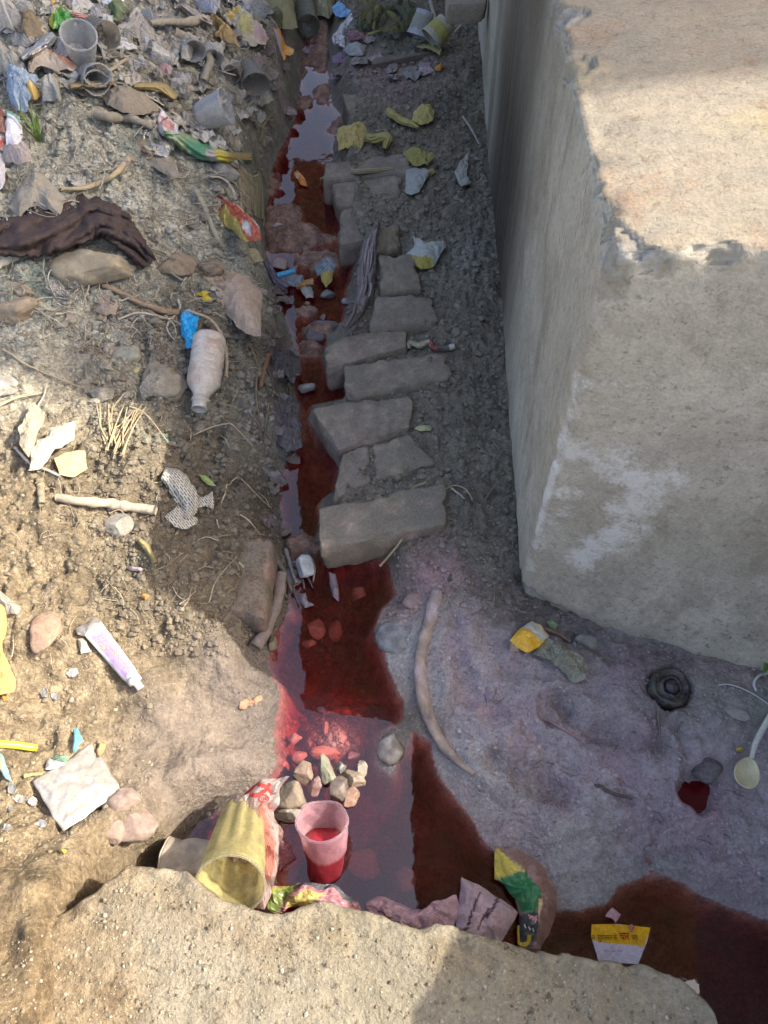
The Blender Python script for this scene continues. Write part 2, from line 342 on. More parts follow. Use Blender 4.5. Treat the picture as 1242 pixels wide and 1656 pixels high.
def ground_mat():
    t = NT('wet_soil'); c = t.attr('Col'); w = t.attr('Wet', 'Fac')
    n1 = t.noise(45, 6, .65); n2 = t.noise(190, 5, .7); n3 = t.noise(14, 3, .55); v = t.vor(120)
    c1 = t.mix(t.mr(n3, .35, .7, 0, .5), c, (.06,.05,.04), 'MULTIPLY')
    c2 = t.mix(t.mr(w, .1, .7, .85, .36), c, t.mix(t.mr(n1, .37, .63), (.55,.52,.5), (1.35,1.33,1.28)), 'MULTIPLY')
    c2 = t.mix(t.mr(w, .1, .7, .7, .42), c2, t.mix(t.mr(n2, .40, .60), (.62,.6,.58), (1.3,1.3,1.3)), 'MULTIPLY')
    # pale grit and dark fibres in the soil
    grit = t.math('GREATER_THAN', t.noise(330, 2, .5), .685)
    c2 = t.mix(t.math('MULTIPLY', grit, .55), c2, (.45,.42,.36))
    fibv = t.mapping((60, 420, 60), rot=(0, 0, .5)); fib = t.mr(t.noise(1.0, 3, .6, fibv, 2.0), .66, .72, 0, .6)
    c2 = t.mix(fib, c2, (.05,.042,.034))
    h = t.math('ADD', t.math('MULTIPLY', n1, .6), t.math('MULTIPLY', n2, .55))
    h = t.math('ADD', h, t.math('MULTIPLY', v, -.25))
    nb = t.bump(h, 1.0, .008)
    rough = t.math('ADD', t.mr(w, .2, .9, .92, .17), t.mr(n2, .40, .60, -.12, .12))
    spec = t.mr(w, .2, .9, .2, .8)
    return t.out(t.bsdf(c2, rough, nb, spec))
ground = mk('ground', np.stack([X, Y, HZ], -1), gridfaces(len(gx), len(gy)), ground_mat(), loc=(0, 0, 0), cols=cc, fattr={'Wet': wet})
tag(ground, kind='structure')

# ------------------------------------------------------------------ the red liquid
def liquid_mat():
    t = NT('red_liquid')
    n = t.noise(26, 2, .4); n2 = t.noise(9, 1, .4)
    nb = t.bump(t.math('ADD', n, t.math('MULTIPLY', n2, 2.0)), .07, .0024)
    geo = t.n('ShaderNodeNewGeometry'); vm = t.n('ShaderNodeVectorMath', operation='DOT_PRODUCT'); t.put(vm.inputs[0], nb); t.put(vm.inputs[1], geo.outputs['Incoming'])
    cs = t.math('SUBTRACT', 1.0, t.math('ABSOLUTE', vm.outputs['Value'])); fr = t.math('ADD', .065, t.math('MULTIPLY', t.math('POWER', cs, 5.0), .935))   # Schlick, the same from both sides
    gl = t.n('ShaderNodeBsdfGlossy'); gl.inputs['Roughness'].default_value = .015; t.put(gl.inputs['Normal'], nb); t.put(gl.inputs['Color'], (1, 1, 1))
    tr = t.n('ShaderNodeBsdfTransparent'); t.put(tr.inputs['Color'], (.97,.80,.80))
    df = t.n('ShaderNodeBsdfDiffuse'); t.put(df.inputs['Color'], t.mix(t.mr(t.noise(18, 3), .4, .65), (.22,.022,.03), (.33,.06,.08)))
    body = t.mixs(.055, tr.outputs[0], df.outputs[0])
    va = t.n('ShaderNodeVolumeAbsorption'); t.put(va.inputs['Color'], (.74,.035,.05)); va.inputs['Density'].default_value = 26
    return t.out(t.mixs(fr, body, gl.outputs[0]), va.outputs[0])
LIQ = liquid_mat()
def box(lo, hi):
    a, b, c = lo; d, e, f = hi
    v = [(a,b,c),(d,b,c),(d,e,c),(a,e,c),(a,b,f),(d,b,f),(d,e,f),(a,e,f)]
    return v, [(3,2,1,0),(4,5,6,7),(0,1,5,4),(1,2,6,5),(2,3,7,6),(3,0,4,7)]
v, f = box((-.62, -.55, -.30), (.95, 4.6, 0.0))
tag(mk('water', v, f, LIQ, loc=(0, 0, 0), smooth=False), kind='structure')

# ------------------------------------------------------------------ big concrete block
def lat(n, p0=0.0):
    return np.linspace(0, 1, n)
def block_mat():
    t = NT('old_concrete'); g = t.tc('Object'); geo = t.n('ShaderNodeNewGeometry'); sep = t.n('ShaderNodeSeparateXYZ'); t.put(sep.inputs[0], geo.outputs['True Normal'])
    top = t.mr(sep.outputs[2], .55, .8); side = t.mr(t.math('MULTIPLY', sep.outputs[0], -1.0), .6, .9)
    n1 = t.noise(6, 5, .6); n2 = t.noise(60, 5, .65); n3 = t.noise(260, 3, .6)
    base = t.mix(t.mr(n1, .40, .60), (.42,.38,.30), (.52,.475,.385))
    stv = t.mapping((60, 60, 2.0)); st = t.noise(1.0, 4, .6, stv); st2 = t.noise(.22, 3, .5, stv)
    base = t.mix(t.math('MULTIPLY', side, t.mr(st, .48, .70, 0, .30)), base, (.24,.215,.18))
    tn = t.noise(11, 5, .7, t.mapping((1, 1.6, 1)))
    tcol = t.mix(t.mr(tn, .38, .66), (.29,.25,.188), (.228,.208,.170))
    tcol = t.mix(t.mr(t.noise(5, 4, .6), .56, .68, 0, .6), tcol, (.37,.32,.185))
    tcol = t.mix(t.mr(t.noise(9, 8, .75), .54, .66, 0, .7), tcol, (.25,.15,.095))
    tp = t.mr(t.noise(42, 6, .8), .57, .66, 0, .7); tcol = t.mix(tp, tcol, (.15,.118,.08)); col = t.mix(top, base, tcol)
    lg = t.noise(3.1, 6, .7, None, .6); col = t.mix(t.mr(lg, .47, .62, 0, .55), col, (.29,.245,.185)); lg2 = t.noise(8, 5, .75, t.mapping((1, 1, .45))); col = t.mix(t.mr(lg2, .54, .66, 0, .5), col, (.25,.20,.145))
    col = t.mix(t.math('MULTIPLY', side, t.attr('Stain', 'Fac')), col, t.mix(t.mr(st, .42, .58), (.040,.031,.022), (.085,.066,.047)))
    ln = t.attr('Line', 'Fac'); col = t.mix(t.math('MULTIPLY', ln, t.mr(n2, .40, .60, .3, .8)), col, (.20,.15,.10))
    pit = t.mr(t.noise(110, 5, .78), .57, .66, 0, .7)
    col = t.mix(t.math('MULTIPLY', pit, t.mr(n1, .35, .65)), col, (.16,.145,.12))
    col = t.mix(.32, col, t.mix(t.mr(n2, .36, .64), (.72,.72,.72), (1.2,1.2,1.2)), 'MULTIPLY')
    col = t.mix(.34, col, t.mix(t.mr(n3, .40, .60), (.75,.75,.75), (1.2,1.2,1.2)), 'MULTIPLY')
    # white salt bloom
    e = t.attr('Salt', 'Fac'); en = t.math('ADD', t.math('MULTIPLY', t.mr(t.noise(210, 5, .8), .32, .68), .62), t.math('MULTIPLY', t.mr(t.noise(34, 4, .7), .40, .60), .5))
    ef = t.mr(t.math('SUBTRACT', e, en), -.12, .42, 0, .9)
    col = t.mix(ef, col, (.66,.64,.59))
    ch = t.attr('Chip', 'Fac')
    col = t.mix(t.math('MULTIPLY', ch, t.mr(n2, .3, .6, .25, .9)), col, t.mix(t.mr(t.noise(24, 3), .4, .6), (.34,.29,.19), (.30,.30,.29)))
    h = t.math('ADD', t.math('MULTIPLY', n2, .6), t.math('MULTIPLY', n3, .5)); h = t.math('ADD', h, t.math('MULTIPLY', pit, -.6))
    h = t.math('ADD', h, t.math('MULTIPLY', t.math('MULTIPLY', side, st), .04))
    nb = t.bump(h, .55, .003)
    return t.out(t.bsdf(col, .88, nb, .25))
CONC = block_mat()
def block():
    # corners: x index, y index, z index
    c = {(0,0,0):(.224,.586,-.04),(1,0,0):(.75,.335,.02),(0,0,1):(.209,.592,.675),(1,0,1):(.735,.486,.762),
         (0,1,0):(.315,3.3,.06),(1,1,0):(1.0,3.3,.06),(0,1,1):(.30,3.3,.70),(1,1,1):(1.0,3.3,.76)}
    nu, nv, nw = 125, 300, 140
    U = np.linspace(0, 1, nu); V = np.linspace(0, 1, nv)**1.9; W = np.linspace(0, 1, nw)
    vs = []; fs = []; off = 0
    def face(A, B, fn, flip):
        nonlocal off
        a, b = np.meshgrid(A, B, indexing='ij'); vs.append(fn(a.ravel(), b.ravel())); f = gridfaces(len(A), len(B))+off
        fs.append(f[:, ::-1] if flip else f); off += a.size
    o0 = lambda a: np.zeros_like(a); o1 = lambda a: np.ones_like(a)
    face(U, W, lambda a, b: np.stack([a, o0(a), b], -1), False)
    face(U, W, lambda a, b: np.stack([a, o1(a), b], -1), True)
    face(V, W, lambda a, b: np.stack([o0(a), a, b], -1), True)
    face(V, W, lambda a, b: np.stack([o1(a), a, b], -1), False)
    face(U, V, lambda a, b: np.stack([a, b, o1(a)], -1), False)
    face(U, V, lambda a, b: np.stack([a, b, o0(a)], -1), True)
    q = np.concatenate(vs); F = np.concatenate(fs)
    L = np.array((.58, 2.7, .62)); m = q*L
    r = (.010+.006*vn(m[:, 0]*9, m[:, 1]*9, m[:, 2]*9, seed=91))[:, None]
    inner = np.clip(m, r, L-r); dlt = m-inner; dn = np.linalg.norm(dlt, axis=1, keepdims=True)
    cnt = (np.abs(dlt) > 1e-9).sum(1)
    m = np.where((cnt > 1)[:, None], inner+dlt/np.maximum(dn, 1e-9)*np.minimum(r, dn), m); q = m/L
    p = 0
    for (i, j, k), cn in c.items():
        w = (q[:, 0] if i else 1-q[:, 0])*(q[:, 1] if j else 1-q[:, 1])*(q[:, 2] if k else 1-q[:, 2])
        p = p+w[:, None]*np.array(cn)
    cen = np.array((.55, 0, .36)); inw = cen-p; inw[:, 1] = np.clip(.95-p[:, 1], 0, .4); inw = inw/np.linalg.norm(inw, axis=1, keepdims=True)
    edge = np.exp(-np.sort(np.minimum(q, 1-q)*L, axis=1)[:, 1]/.018)
    x, y, z = p.T
    dis = .0022*fbm(x*14, y*14, z*14, 4, 92)+.018*edge*np.clip(fbm(x*24, y*24, z*24, 4, 93)+.1, 0, 1)
    dis = dis+.012*np.exp(-((z-.01)/.025)**2)*np.clip(fbm(x*16, y*16, z*5, 3, 94)+.35, 0, 1)
    chip = np.zeros(len(p))
    def gouge(ctr, rad, dep, sx=1, sz=1):
        nonlocal dis, chip
        d = np.sqrt(((x-ctr[0])/sx)**2+(y-ctr[1])**2+((z-ctr[2])/sz)**2)+.95*rad*fbm(x*26, y*26, z*26, 4, 95)
        g = sst(rad, rad*.80, d); wx = 34*(x*.9+y*.5)+.6*vn(x*40, z*40, seed=98); F1_, F2_, I_ = worley(wx, 34*(z+.3*y), 99)
        dis = dis+g*dep*(.35+.9*I_+.9*fbm(x*60, y*60, z*60, 4, 96)); chip = np.maximum(chip, g)
    gouge((.218,.588,.655), .030, .0050, 1, 1.2); gouge((.244,.583,.668), .016, .0045, 1.3, 1)
    gouge((.300,.572,.692), .016, .005, 1.5, .8); gouge((.214,.70,.674), .010, .004); gouge((.216,.63,.67), .012, .004)
    gouge((.226,.95,.68), .025, .007); gouge((.232,1.08,.685), .022, .006)
    gouge((.232,.586,.035), .030, .010, 1.6, .7); gouge((.29,.558,.015), .026, .008, 1.8, .6); gouge((.36,.522,.012), .02, .007, 2, .5)
    p = p+inw*dis[:, None]
    # salt bloom follows two ragged bands on the front face
    def band(pts, w):
        a = np.array([P(px, py, 0)*0 for px, py in pts])
        d = np.full(len(p), 9.)
        pr = p-CAM; s, cs = math.sin(PITCH), math.cos(PITCH)
        return a, d
    fr = (q[:, 1] < .02)
    def onface(px, py):       # the place on the front face seen at a pixel
        d = ray(px, py); A = np.array(c[(0,0,0)]); B = np.array(c[(1,0,0)]); C = np.array(c[(0,0,1)]); n = np.cross(B-A, C-A)
        t = np.dot(A-CAM, n)/np.dot(d, n); return CAM+d*t
    salt = np.zeros(len(p))
    for pts, w, k in [([(918,618),(960,625),(1010,632),(1075,640),(1105,660)], .014, 1.0), ([(915,735),(960,738),(1010,760),(1070,780),(1110,775),(1150,745),(1168,710),(1172,690)], .018, 1.1),
                      ([(1000,760),(1040,800),(1010,840),(1070,790)], .036, 1.1), ([(935,910),(960,890),(1010,870),(1040,840)], .026, 1.1), ([(930,905),(945,895)], .016, 1.0), ([(890,800),(930,800)], .014, .75), ([(870,880),(905,830)], .02, .62),
                      ([(855,890),(880,800),(905,700),(922,610)], .012, 1.35)]:
        w3 = [onface(*u) for u in pts]
        for a, b in zip(w3[:-1], w3[1:]):
            e = b-a; t = np.clip(((p-a)@e)/(e@e), 0, 1); d = np.linalg.norm(p-a-t[:, None]*e, axis=1)
            salt = np.maximum(salt, k*np.exp(-(d/w)**2))
    salt = salt*(q[:, 1] < .03)
    line = np.zeros(len(p))
    for pts, w in [([(1092,885),(1070,930),(1045,975),(1022,1015)], .0055), ([(1075,915),(1095,950),(1110,965)], .004), ([(1195,870),(1180,900),(1150,950)], .004), ([(1040,560),(1020,600)], .0045), ([(1070,480),(1068,530)], .004)]:
        w3 = [onface(*u) for u in pts]
        for a, b in zip(w3[:-1], w3[1:]):
            e = b-a; t = np.clip(((p-a)@e)/(e@e), 0, 1); line = np.maximum(line, np.exp(-(np.linalg.norm(p-a-t[:, None]*e, axis=1)/w)**2))
    line = line*(q[:, 1] < .02)
    # dark run-off stain on the long side
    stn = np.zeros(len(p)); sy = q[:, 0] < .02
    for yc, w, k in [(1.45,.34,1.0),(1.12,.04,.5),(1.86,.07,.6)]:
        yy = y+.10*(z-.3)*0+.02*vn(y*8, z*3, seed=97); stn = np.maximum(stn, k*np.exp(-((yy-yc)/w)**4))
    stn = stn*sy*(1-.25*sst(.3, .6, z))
    fsm = chip[F].max(1) < 2
    o = mk('concrete_block', p, F, CONC, loc=(.25, .6, .05), fattr={'Salt': salt, 'Stain': stn, 'Line': line, 'Chip': chip})
    o.data.polygons.foreach_set('use_smooth', fsm[:len(o.data.polygons)])
    tag(o, 'big grey concrete block with white salt stains on its front face', 'concrete block')
block()

# ------------------------------------------------------------------ foreground slab the picture is taken from
def slab_mat():
    t = NT('worn_slab_concrete'); n1 = t.noise(5, 5, .6); n2 = t.noise(48, 6, .68); n3 = t.noise(230, 4, .65)
    col = t.mix(t.mr(n1, .40, .60), (.25,.218,.155), (.29,.255,.19))
    col = t.mix(t.attr('Dirt', 'Fac'), col, t.mix(t.mr(n2, .40, .60), (.17,.125,.075), (.27,.205,.125)))
    col = t.mix(.38, col, t.mix(t.mr(n2, .36, .64), (.68,.67,.64), (1.22,1.22,1.2)), 'MULTIPLY')
    col = t.mix(.45, col, t.mix(t.mr(n3, .40, .60), (.72,.72,.72), (1.22,1.22,1.22)), 'MULTIPLY')
    pit = t.math('MULTIPLY', t.mr(t.noise(85, 6, .8), .575, .67, 0, .6), t.mr(t.noise(9, 3), .42, .6)); col = t.mix(pit, col, (.13,.108,.075)); lg = t.noise(7, 6, .7); col = t.mix(t.mr(lg, .52, .66, 0, .5), col, (.22,.175,.115)); gr = t.math('GREATER_THAN', t.noise(300, 2, .5), .66); col = t.mix(t.math('MULTIPLY', gr, .45), col, (.42,.385,.30))
    h = t.math('ADD', t.math('MULTIPLY', n2, .9), t.math('MULTIPLY', n3, .45)); h = t.math('ADD', h, t.math('MULTIPLY', pit, -.7))
    return t.out(t.bsdf(col, .9, t.bump(h, 1.0, .006), .2))
SLABZ = .19
EDGE = Pl([(-120,1540),(60,1500),(150,1450),(205,1408),(258,1412),(300,1420),(340,1452),(400,1478),(440,1490),(480,1478),(520,1470),(560,1478),(620,1492),(680,1515),(705,1502),(760,1512),(800,1528),(870,1548),(940,1560),
           (1000,1570),(1050,1576),(1090,1590),(1120,1608),(1150,1635),(1165,1660),(1175,1720)], SLABZ)
def slab():
    ex = EDGE[:, 0]; ey = EDGE[:, 1]
    nu = 330; xs = np.linspace(ex[0], ex[-1], nu); ye = np.interp(xs, ex, ey)
    ye = ye+.004*fbm(xs*45, xs*0, octv=4, seed=101)
    rows = 150; T = np.linspace(0, 1, rows)**1.0
    vs = []
    for k in range(rows): vs.append(np.stack([xs, -.75+(ye+.75)*(1-(1-T[k])**2.2), np.full(nu, SLABZ)], -1))
    R = .007
    for a in np.linspace(0, math.pi/2, 8)[1:]: vs.append(np.stack([xs, ye+R*math.sin(a), np.full(nu, SLABZ-R+R*math.cos(a))], -1))
    for k in range(1, 22): vs.append(np.stack([xs, ye+R-.008*k/21, np.full(nu, SLABZ-R-.25*k/21)], -1))
    p = np.concatenate(vs); x, y, z = p.T.copy()
    p[:, 2] += .0028*fbm(x*9, y*9, octv=3, seed=102)+.0030*fbm(x*42, y*42, z*42, 4, 103)
    p[:, 1] += .005*fbm(x*30, z*30+3, y*10, 4, 104)*sst(-.02, .03, y-np.interp(x, xs, ye)+.02)
    ed = np.interp(x, xs, ye)-y
    p[:, 2] -= .012*np.exp(-np.clip(ed, 0, 1)/.02)*np.clip(fbm(x*26, y*26, octv=3, seed=105)+.25, 0, 1)
    drt = sst(-.20, -.31, x+.10*fbm(x*11, y*11, octv=5, seed=106)-.2*(y-.1))*.95
    drt = np.maximum(drt, .5*np.exp(-((ed-.02)/.02)**2)*sst(-.1, .3, fbm(x*14, y*14, octv=3, seed=107)))
    n = len(vs)
    F = gridfaces(n, nu)[:, ::-1]
    o = mk('concrete_slab', p, F, slab_mat(), loc=(0, 0, SLABZ), fattr={'Dirt': drt})
    tag(o, 'pale worn concrete slab edge along the bottom of the picture', 'concrete slab')
slab()

# ------------------------------------------------------------------ the deck overhead, seen as shade and reflection, and an added wall for shade
def plain_conc():
    t = NT('plain_concrete'); n = t.noise(3, 5); return t.out(t.bsdf(t.mix(t.mr(n, .40, .60), (.20,.17,.14), (.27,.24,.21)), .9, t.bump(t.noise(30, 4), .3, .01), .2))
PC = plain_conc()
def prism(poly, z0, z1):
    n = len(poly); v = [(a, b, z0) for a, b in poly]+[(a, b, z1) for a, b in poly]
    return v, [tuple(range(n-1, -1, -1)), tuple(range(n, 2*n))]+[(i, (i+1) % n, n+(i+1) % n, n+i) for i in range(n)]
v, f = prism([(-.58,1.95),(.20,1.82),(.20,.24),(2.4,.24),(2.4,1.44),(4.7,1.05),(4.7,9),(-1.15,9)], 4.0, 4.22)
tag(mk('overhead_deck', v, f, PC, smooth=False), 'concrete deck high overhead, seen only mirrored in the liquid and as shade', 'deck')
def shade_wall():  # unseen wall, added; its sloping top is shaped to place the shadow edge
    pr = [(-1.6,.80),(.06,.765),(.32,.58),(.37,.63),(.46,.66)]
    v = []; 
    for y, z in pr: v += [(.66, y, -.05), (1.0, y, -.05), (1.0, y, z), (.66, y, z)]
    f = [(0,1,2,3)[::-1], (16,17,18,19)]
    for k in range(4): f += [tuple(4*k+a for a in (i, (i+1) % 4))+tuple(4*k+4+a for a in ((i+1) % 4, i)) for i in range(4)]
    tag(mk('shade_wall', v, f, PC, smooth=False), 'unseen low wall added outside the picture to shade the lower right', 'wall')
shade_wall()

# ------------------------------------------------------------------ fast look-up of the finished ground
HG = HZ.reshape(len(gx), len(gy))
def hz(x, y):
    x = np.asarray(x, float); y = np.asarray(y, float)
    i = np.clip(np.searchsorted(gx, x)-1, 0, len(gx)-2); j = np.clip(np.searchsorted(gy, y)-1, 0, len(gy)-2)
    a = np.clip((x-gx[i])/(gx[i+1]-gx[i]), 0, 1); b = np.clip((y-gy[j])/(gy[j+1]-gy[j]), 0, 1)
    return HG[i, j]*(1-a)*(1-b)+HG[i+1, j]*a*(1-b)+HG[i, j+1]*(1-a)*b+HG[i+1, j+1]*a*b
def hw(x, y): return np.maximum(hz(x, y), 0)
def Gm(pts, dz=0.0):
    pts = np.array(pts, float); d = ray(pts[:, 0], pts[:, 1]); t = np.linspace(.5, 3.6, 520)
    p = CAM+d[:, None, :]*t[None, :, None]
    g = p[..., 2]-hw(p[..., 0], p[..., 1])-dz; k = np.clip(np.argmax(g < 0, 1), 1, None); i = np.arange(len(pts))
    a = g[i, k-1]; c = g[i, k]; f = (a/(a-c+1e-12))[:, None]
    return p[i, k-1]+(p[i, k]-p[i, k-1])*np.clip(f, 0, 1)
def G(px, py, dz=0.0): return Gm([(px, py)], dz)[0]
def cr(x0, y0, w):
    s = w/1242.0
    return lambda *pts: [(x0+a*s, y0+b*s) for a, b in pts]
A = cr(0, 0, 440); B = cr(400, 0, 400); C = cr(0, 300, 440); D = cr(400, 280, 440); E = cr(0, 600, 440); Fc = cr(400, 580, 460)
Gc = cr(0, 940, 440); Hc = cr(400, 880, 460); I = cr(200, 1200, 440); J = cr(560, 1200, 440); K = cr(800, 1300, 442); L = cr(800, 940, 442)
rng = random.Random(7); nrng = np.random.default_rng(7)

# ------------------------------------------------------------------ litter materials (colour comes with the mesh, dirt is added)
def litter(name, rough, spec=.4, metal=0.0, clear=0.0, bump=.0006, transl=0.0, grain=1.0):
    t = NT(name); c = t.attr('Col'); d = t.attr('Dirt', 'Fac')
    n1 = t.noise(55, 5, .65); n2 = t.noise(240, 4, .65)
    c = t.mix(.55*grain, c, t.mix(t.mr(n2, .40, .60), (.72,.72,.72), (1.2,1.2,1.2)), 'MULTIPLY')
    f = t.math('MULTIPLY', d, t.mr(t.math('ADD', n1, t.math('MULTIPLY', n2, .5)), .62, .86))
    c = t.mix(f, c, t.mix(n2, (.13,.11,.085), (.28,.245,.19)))
    nb = t.bump(t.math('ADD', n1, n2), .35, bump)
    sh = t.bsdf(c, t.mr(f, 0, 1, rough, .85), nb, spec, metal)
    if transl:
        tl = t.n('ShaderNodeBsdfTranslucent'); t.put(tl.inputs[0], c); sh = t.mixs(transl, sh, tl.outputs[0])
    if clear:
        tr = t.n('ShaderNodeBsdfTransparent'); lw = t.n('ShaderNodeFresnel'); lw.inputs[0].default_value = 1.5
        k = t.math('MULTIPLY', t.math('SUBTRACT', 1.0, f), clear)
        k = t.math('MULTIPLY', k, t.mr(lw.outputs[0], .04, .6, 1, .25)); sh = t.mixs(k, sh, tr.outputs[0])
    return t.out(sh)
PAPER = litter('paper', .85, .2, transl=.12); PLASTIC = litter('printed_plastic', .32, .5); FILM = litter('thin_film', .22, .6, clear=.5, transl=.15); FOIL = litter('foil', .30, .6, metal=.55)
CLEAR = litter('clear_cup_plastic', .12, .8, clear=.80, transl=.2, bump=.0002); MILKY = litter('milky_cup_plastic', .28, .5, clear=.80, transl=.5, bump=.0003)
CLOTHM = litter('cloth', .95, .1, bump=.0012); WOOD = litter('dry_wood', .9, .15, bump=.0015); LEAF = litter('leaf', .7, .3, transl=.2); STONE = litter('stone', .82, .3, bump=.003); WETSTONE = litter('wet_stone', .35, .5, bump=.002)
BRICKM = litter('brick', .88, .2, bump=.003, grain=1.3); RUBBER = litter('black_rubber', .4, .5); LEATHERY = litter('bark', .7, .3, bump=.004)
INK = litter('ink', .7, .2, grain=.3)

# ------------------------------------------------------------------ shape helpers
def jitter_cols(n, col, amt=.12, seed=0):
    r = np.random.default_rng(seed); return np.clip(np.array(col)[None]*(1+amt*(r.random((n, 1))-.5)), 0, 1)
def closed_resample(pts, n):
    p = np.array(list(pts)+[pts[0]], float); d = np.hypot(*np.diff(p, axis=0).T); s = np.append(0, np.cumsum(d)); q = np.linspace(0, s[-1], n, endpoint=False)
    # keep the corners
    for v in s[:-1]: q[np.argmin(np.abs(q-v))] = v
    q = np.sort(q)
    return np.stack([np.interp(q, s, p[:, 0]), np.interp(q, s, p[:, 1])], -1)
def inpoly(px, py, poly):
    ins = np.zeros(px.shape, bool); n = len(poly)
    for i in range(n):
        ax, ay = poly[i]; bx, by = poly[(i+1) % n]
        c = (ay > py) != (by > py); ins ^= c & (px < (bx-ax)*(py-ay)/(by-ay+1e-12)+ax)
    return ins
def crumple(x, y, s, seed): return fbm(x*s, y*s, octv=4, seed=seed, gain=.55, ridged=True)
def scrap(name, label, cat, out, col, mat=None, lift=.004, dome=.006, cr_=.004, regions=(), rings=9, nang=44, thick=.0007, dirt=.35, seed=None, group=None, parent=None, tilt=None, freq=34, curl=0.0, zplane=None, smooth=False, rag=.0):
    """a torn flat piece of litter with its own outline, folds and thickness, lying on the ground"""
    mat = mat or PAPER; seed = seed if seed is not None else rng.randrange(9999)
    o2 = closed_resample(out, nang)
    if rag:
        cx, cy = o2.mean(0); a = np.linspace(0, 2*math.pi, nang, endpoint=False); k = 1+rag*fbm(np.cos(a)*3+seed, np.sin(a)*3, octv=3, seed=seed); o2 = np.stack([cx+(o2[:, 0]-cx)*k, cy+(o2[:, 1]-cy)*k], -1)
    ctr = o2.mean(0)
    g = Gm(o2, lift) if zplane is None else np.stack([*Pl(o2, zplane).T], -1)
    c, *_ = np.linalg.lstsq(np.c_[g[:, 0], g[:, 1], np.ones(len(g))], g[:, 2], rcond=None)
    if abs(c[0])+abs(c[1]) > .7: c = np.array([0, 0, g[:, 2].mean()])
    if tilt is not None:
        m = g.mean(0); c = np.array([tilt[0], tilt[1], m[2]-tilt[0]*m[0]-tilt[1]*m[1]+lift])
    # put the outline on the plane
    d = ray(o2[:, 0], o2[:, 1]); t = (c[2]+c[0]*CAM[0]+c[1]*CAM[1]-CAM[2])/(d[:, 2]-c[0]*d[:, 0]-c[1]*d[:, 1]); g = CAM+d*t[:, None]
    R = np.linspace(0, 1, rings+1)[1:]; gc = g.mean(0)
    V = [gc[None]]; PX = [ctr[None]]; RR = [np.zeros(1)]
    for r in R: V.append(gc+(g-gc)*r); PX.append(ctr+(o2-ctr)*r); RR.append(np.full(nang, r))
    V = np.concatenate(V); PX = np.concatenate(PX); RR = np.concatenate(RR)
    x, y = V[:, 0].copy(), V[:, 1].copy()
    size = np.sqrt(np.abs(np.ptp(g[:, 0])*np.ptp(g[:, 1])))+.01
    V[:, 2] += dome*(1-RR**2)+cr_*crumple(x, y, freq*.04/size if freq < 0 else freq, seed)+.5*cr_*vn(x*110, y*110, seed=seed+5)
    if curl: V[:, 2] += curl*RR**3*(.5+.5*vn(np.cos(np.arctan2(y-gc[1], x-gc[0]))*1.5+seed, np.sin(np.arctan2(y-gc[1], x-gc[0]))*1.5, seed=seed))
    V[:, 0] += .4*cr_*vn(x*60, y*60, seed=seed+7); V[:, 1] += .4*cr_*vn(x*60, y*60, seed=seed+8)
    if tilt is None and zplane is None: V[:, 2] = np.maximum(V[:, 2], hw(V[:, 0], V[:, 1])+.0015)
    F = [(0, 1+i, 1+(i+1) % nang) for i in range(nang)]
    for k in range(rings-1):
        a = 1+k*nang; b = a+nang
        F += [(a+i, b+i, b+(i+1) % nang, a+(i+1) % nang) for i in range(nang)]
    cols = jitter_cols(len(V), col, .10, seed)
    for rc, poly in regions:
        m = inpoly(PX[:, 0], PX[:, 1], poly); cols[m] = rc
    o = mk(name, V, F, mat, parent, cols=cols, smooth=smooth, thick=thick, fattr={'Dirt': np.full(len(V), dirt)})
    if label: tag(o, label, cat, group)
    return o
def spline(pts, n):
    p = np.array(pts, float); m = len(p)
    if m == 2: return p[0]+(p[1]-p[0])*np.linspace(0, 1, n)[:, None]
    e = np.vstack([2*p[0]-p[1], p, 2*p[-1]-p[-2]]); out = []
    for s in np.linspace(0, m-1-1e-9, n):
        i = int(s); f = s-i; a, b, c, d = e[i:i+4]
        out.append(.5*((2*b)+(-a+c)*f+(2*a-5*b+4*c-d)*f*f+(-a+3*b-3*c+d)*f**3))
    return np.array(out)
def frames(p):
    t = np.gradient(p, axis=0); t /= np.linalg.norm(t, axis=1, keepdims=True)+1e-12
    up = np.array((0, 0, 1.0)); s = np.cross(t, up); n = np.linalg.norm(s, axis=1, keepdims=True); s = np.where(n > .05, s/np.maximum(n, 1e-9), np.array((1.0, 0, 0))); u = np.cross(s, t)
    return t, s, u
def tube_geo(p, rad, seg=8, rough=0.0, seed=0, flat=1.0):
    t, s, u = frames(p); n = len(p); a = np.linspace(0, 2*math.pi, seg, endpoint=False)
    rad = np.broadcast_to(np.asarray(rad, float), (n,))
    r = rad[:, None]*np.ones(seg)
    if rough: r = r*(1+rough*fbm(np.arange(n)[:, None]*.35+seed+0*a, np.cos(a)[None]*1.5+0*rad[:, None], np.sin(a)[None]*1.5+0*rad[:, None], 3, seed))
    V = p[:, None]+r[..., None]*(np.cos(a)[None, :, None]*s[:, None]+flat*np.sin(a)[None, :, None]*u[:, None])
    V = np.concatenate([V.reshape(-1, 3), p[:1], p[-1:]]); F = [tuple(f) for f in gridfaces(n, seg, wrapv=True)]
    k = n*seg
    F += [(k, (i+1) % seg, i) for i in range(seg)]+[(k+1, (n-1)*seg+i, (n-1)*seg+(i+1) % seg) for i in range(seg)]
    return V, F
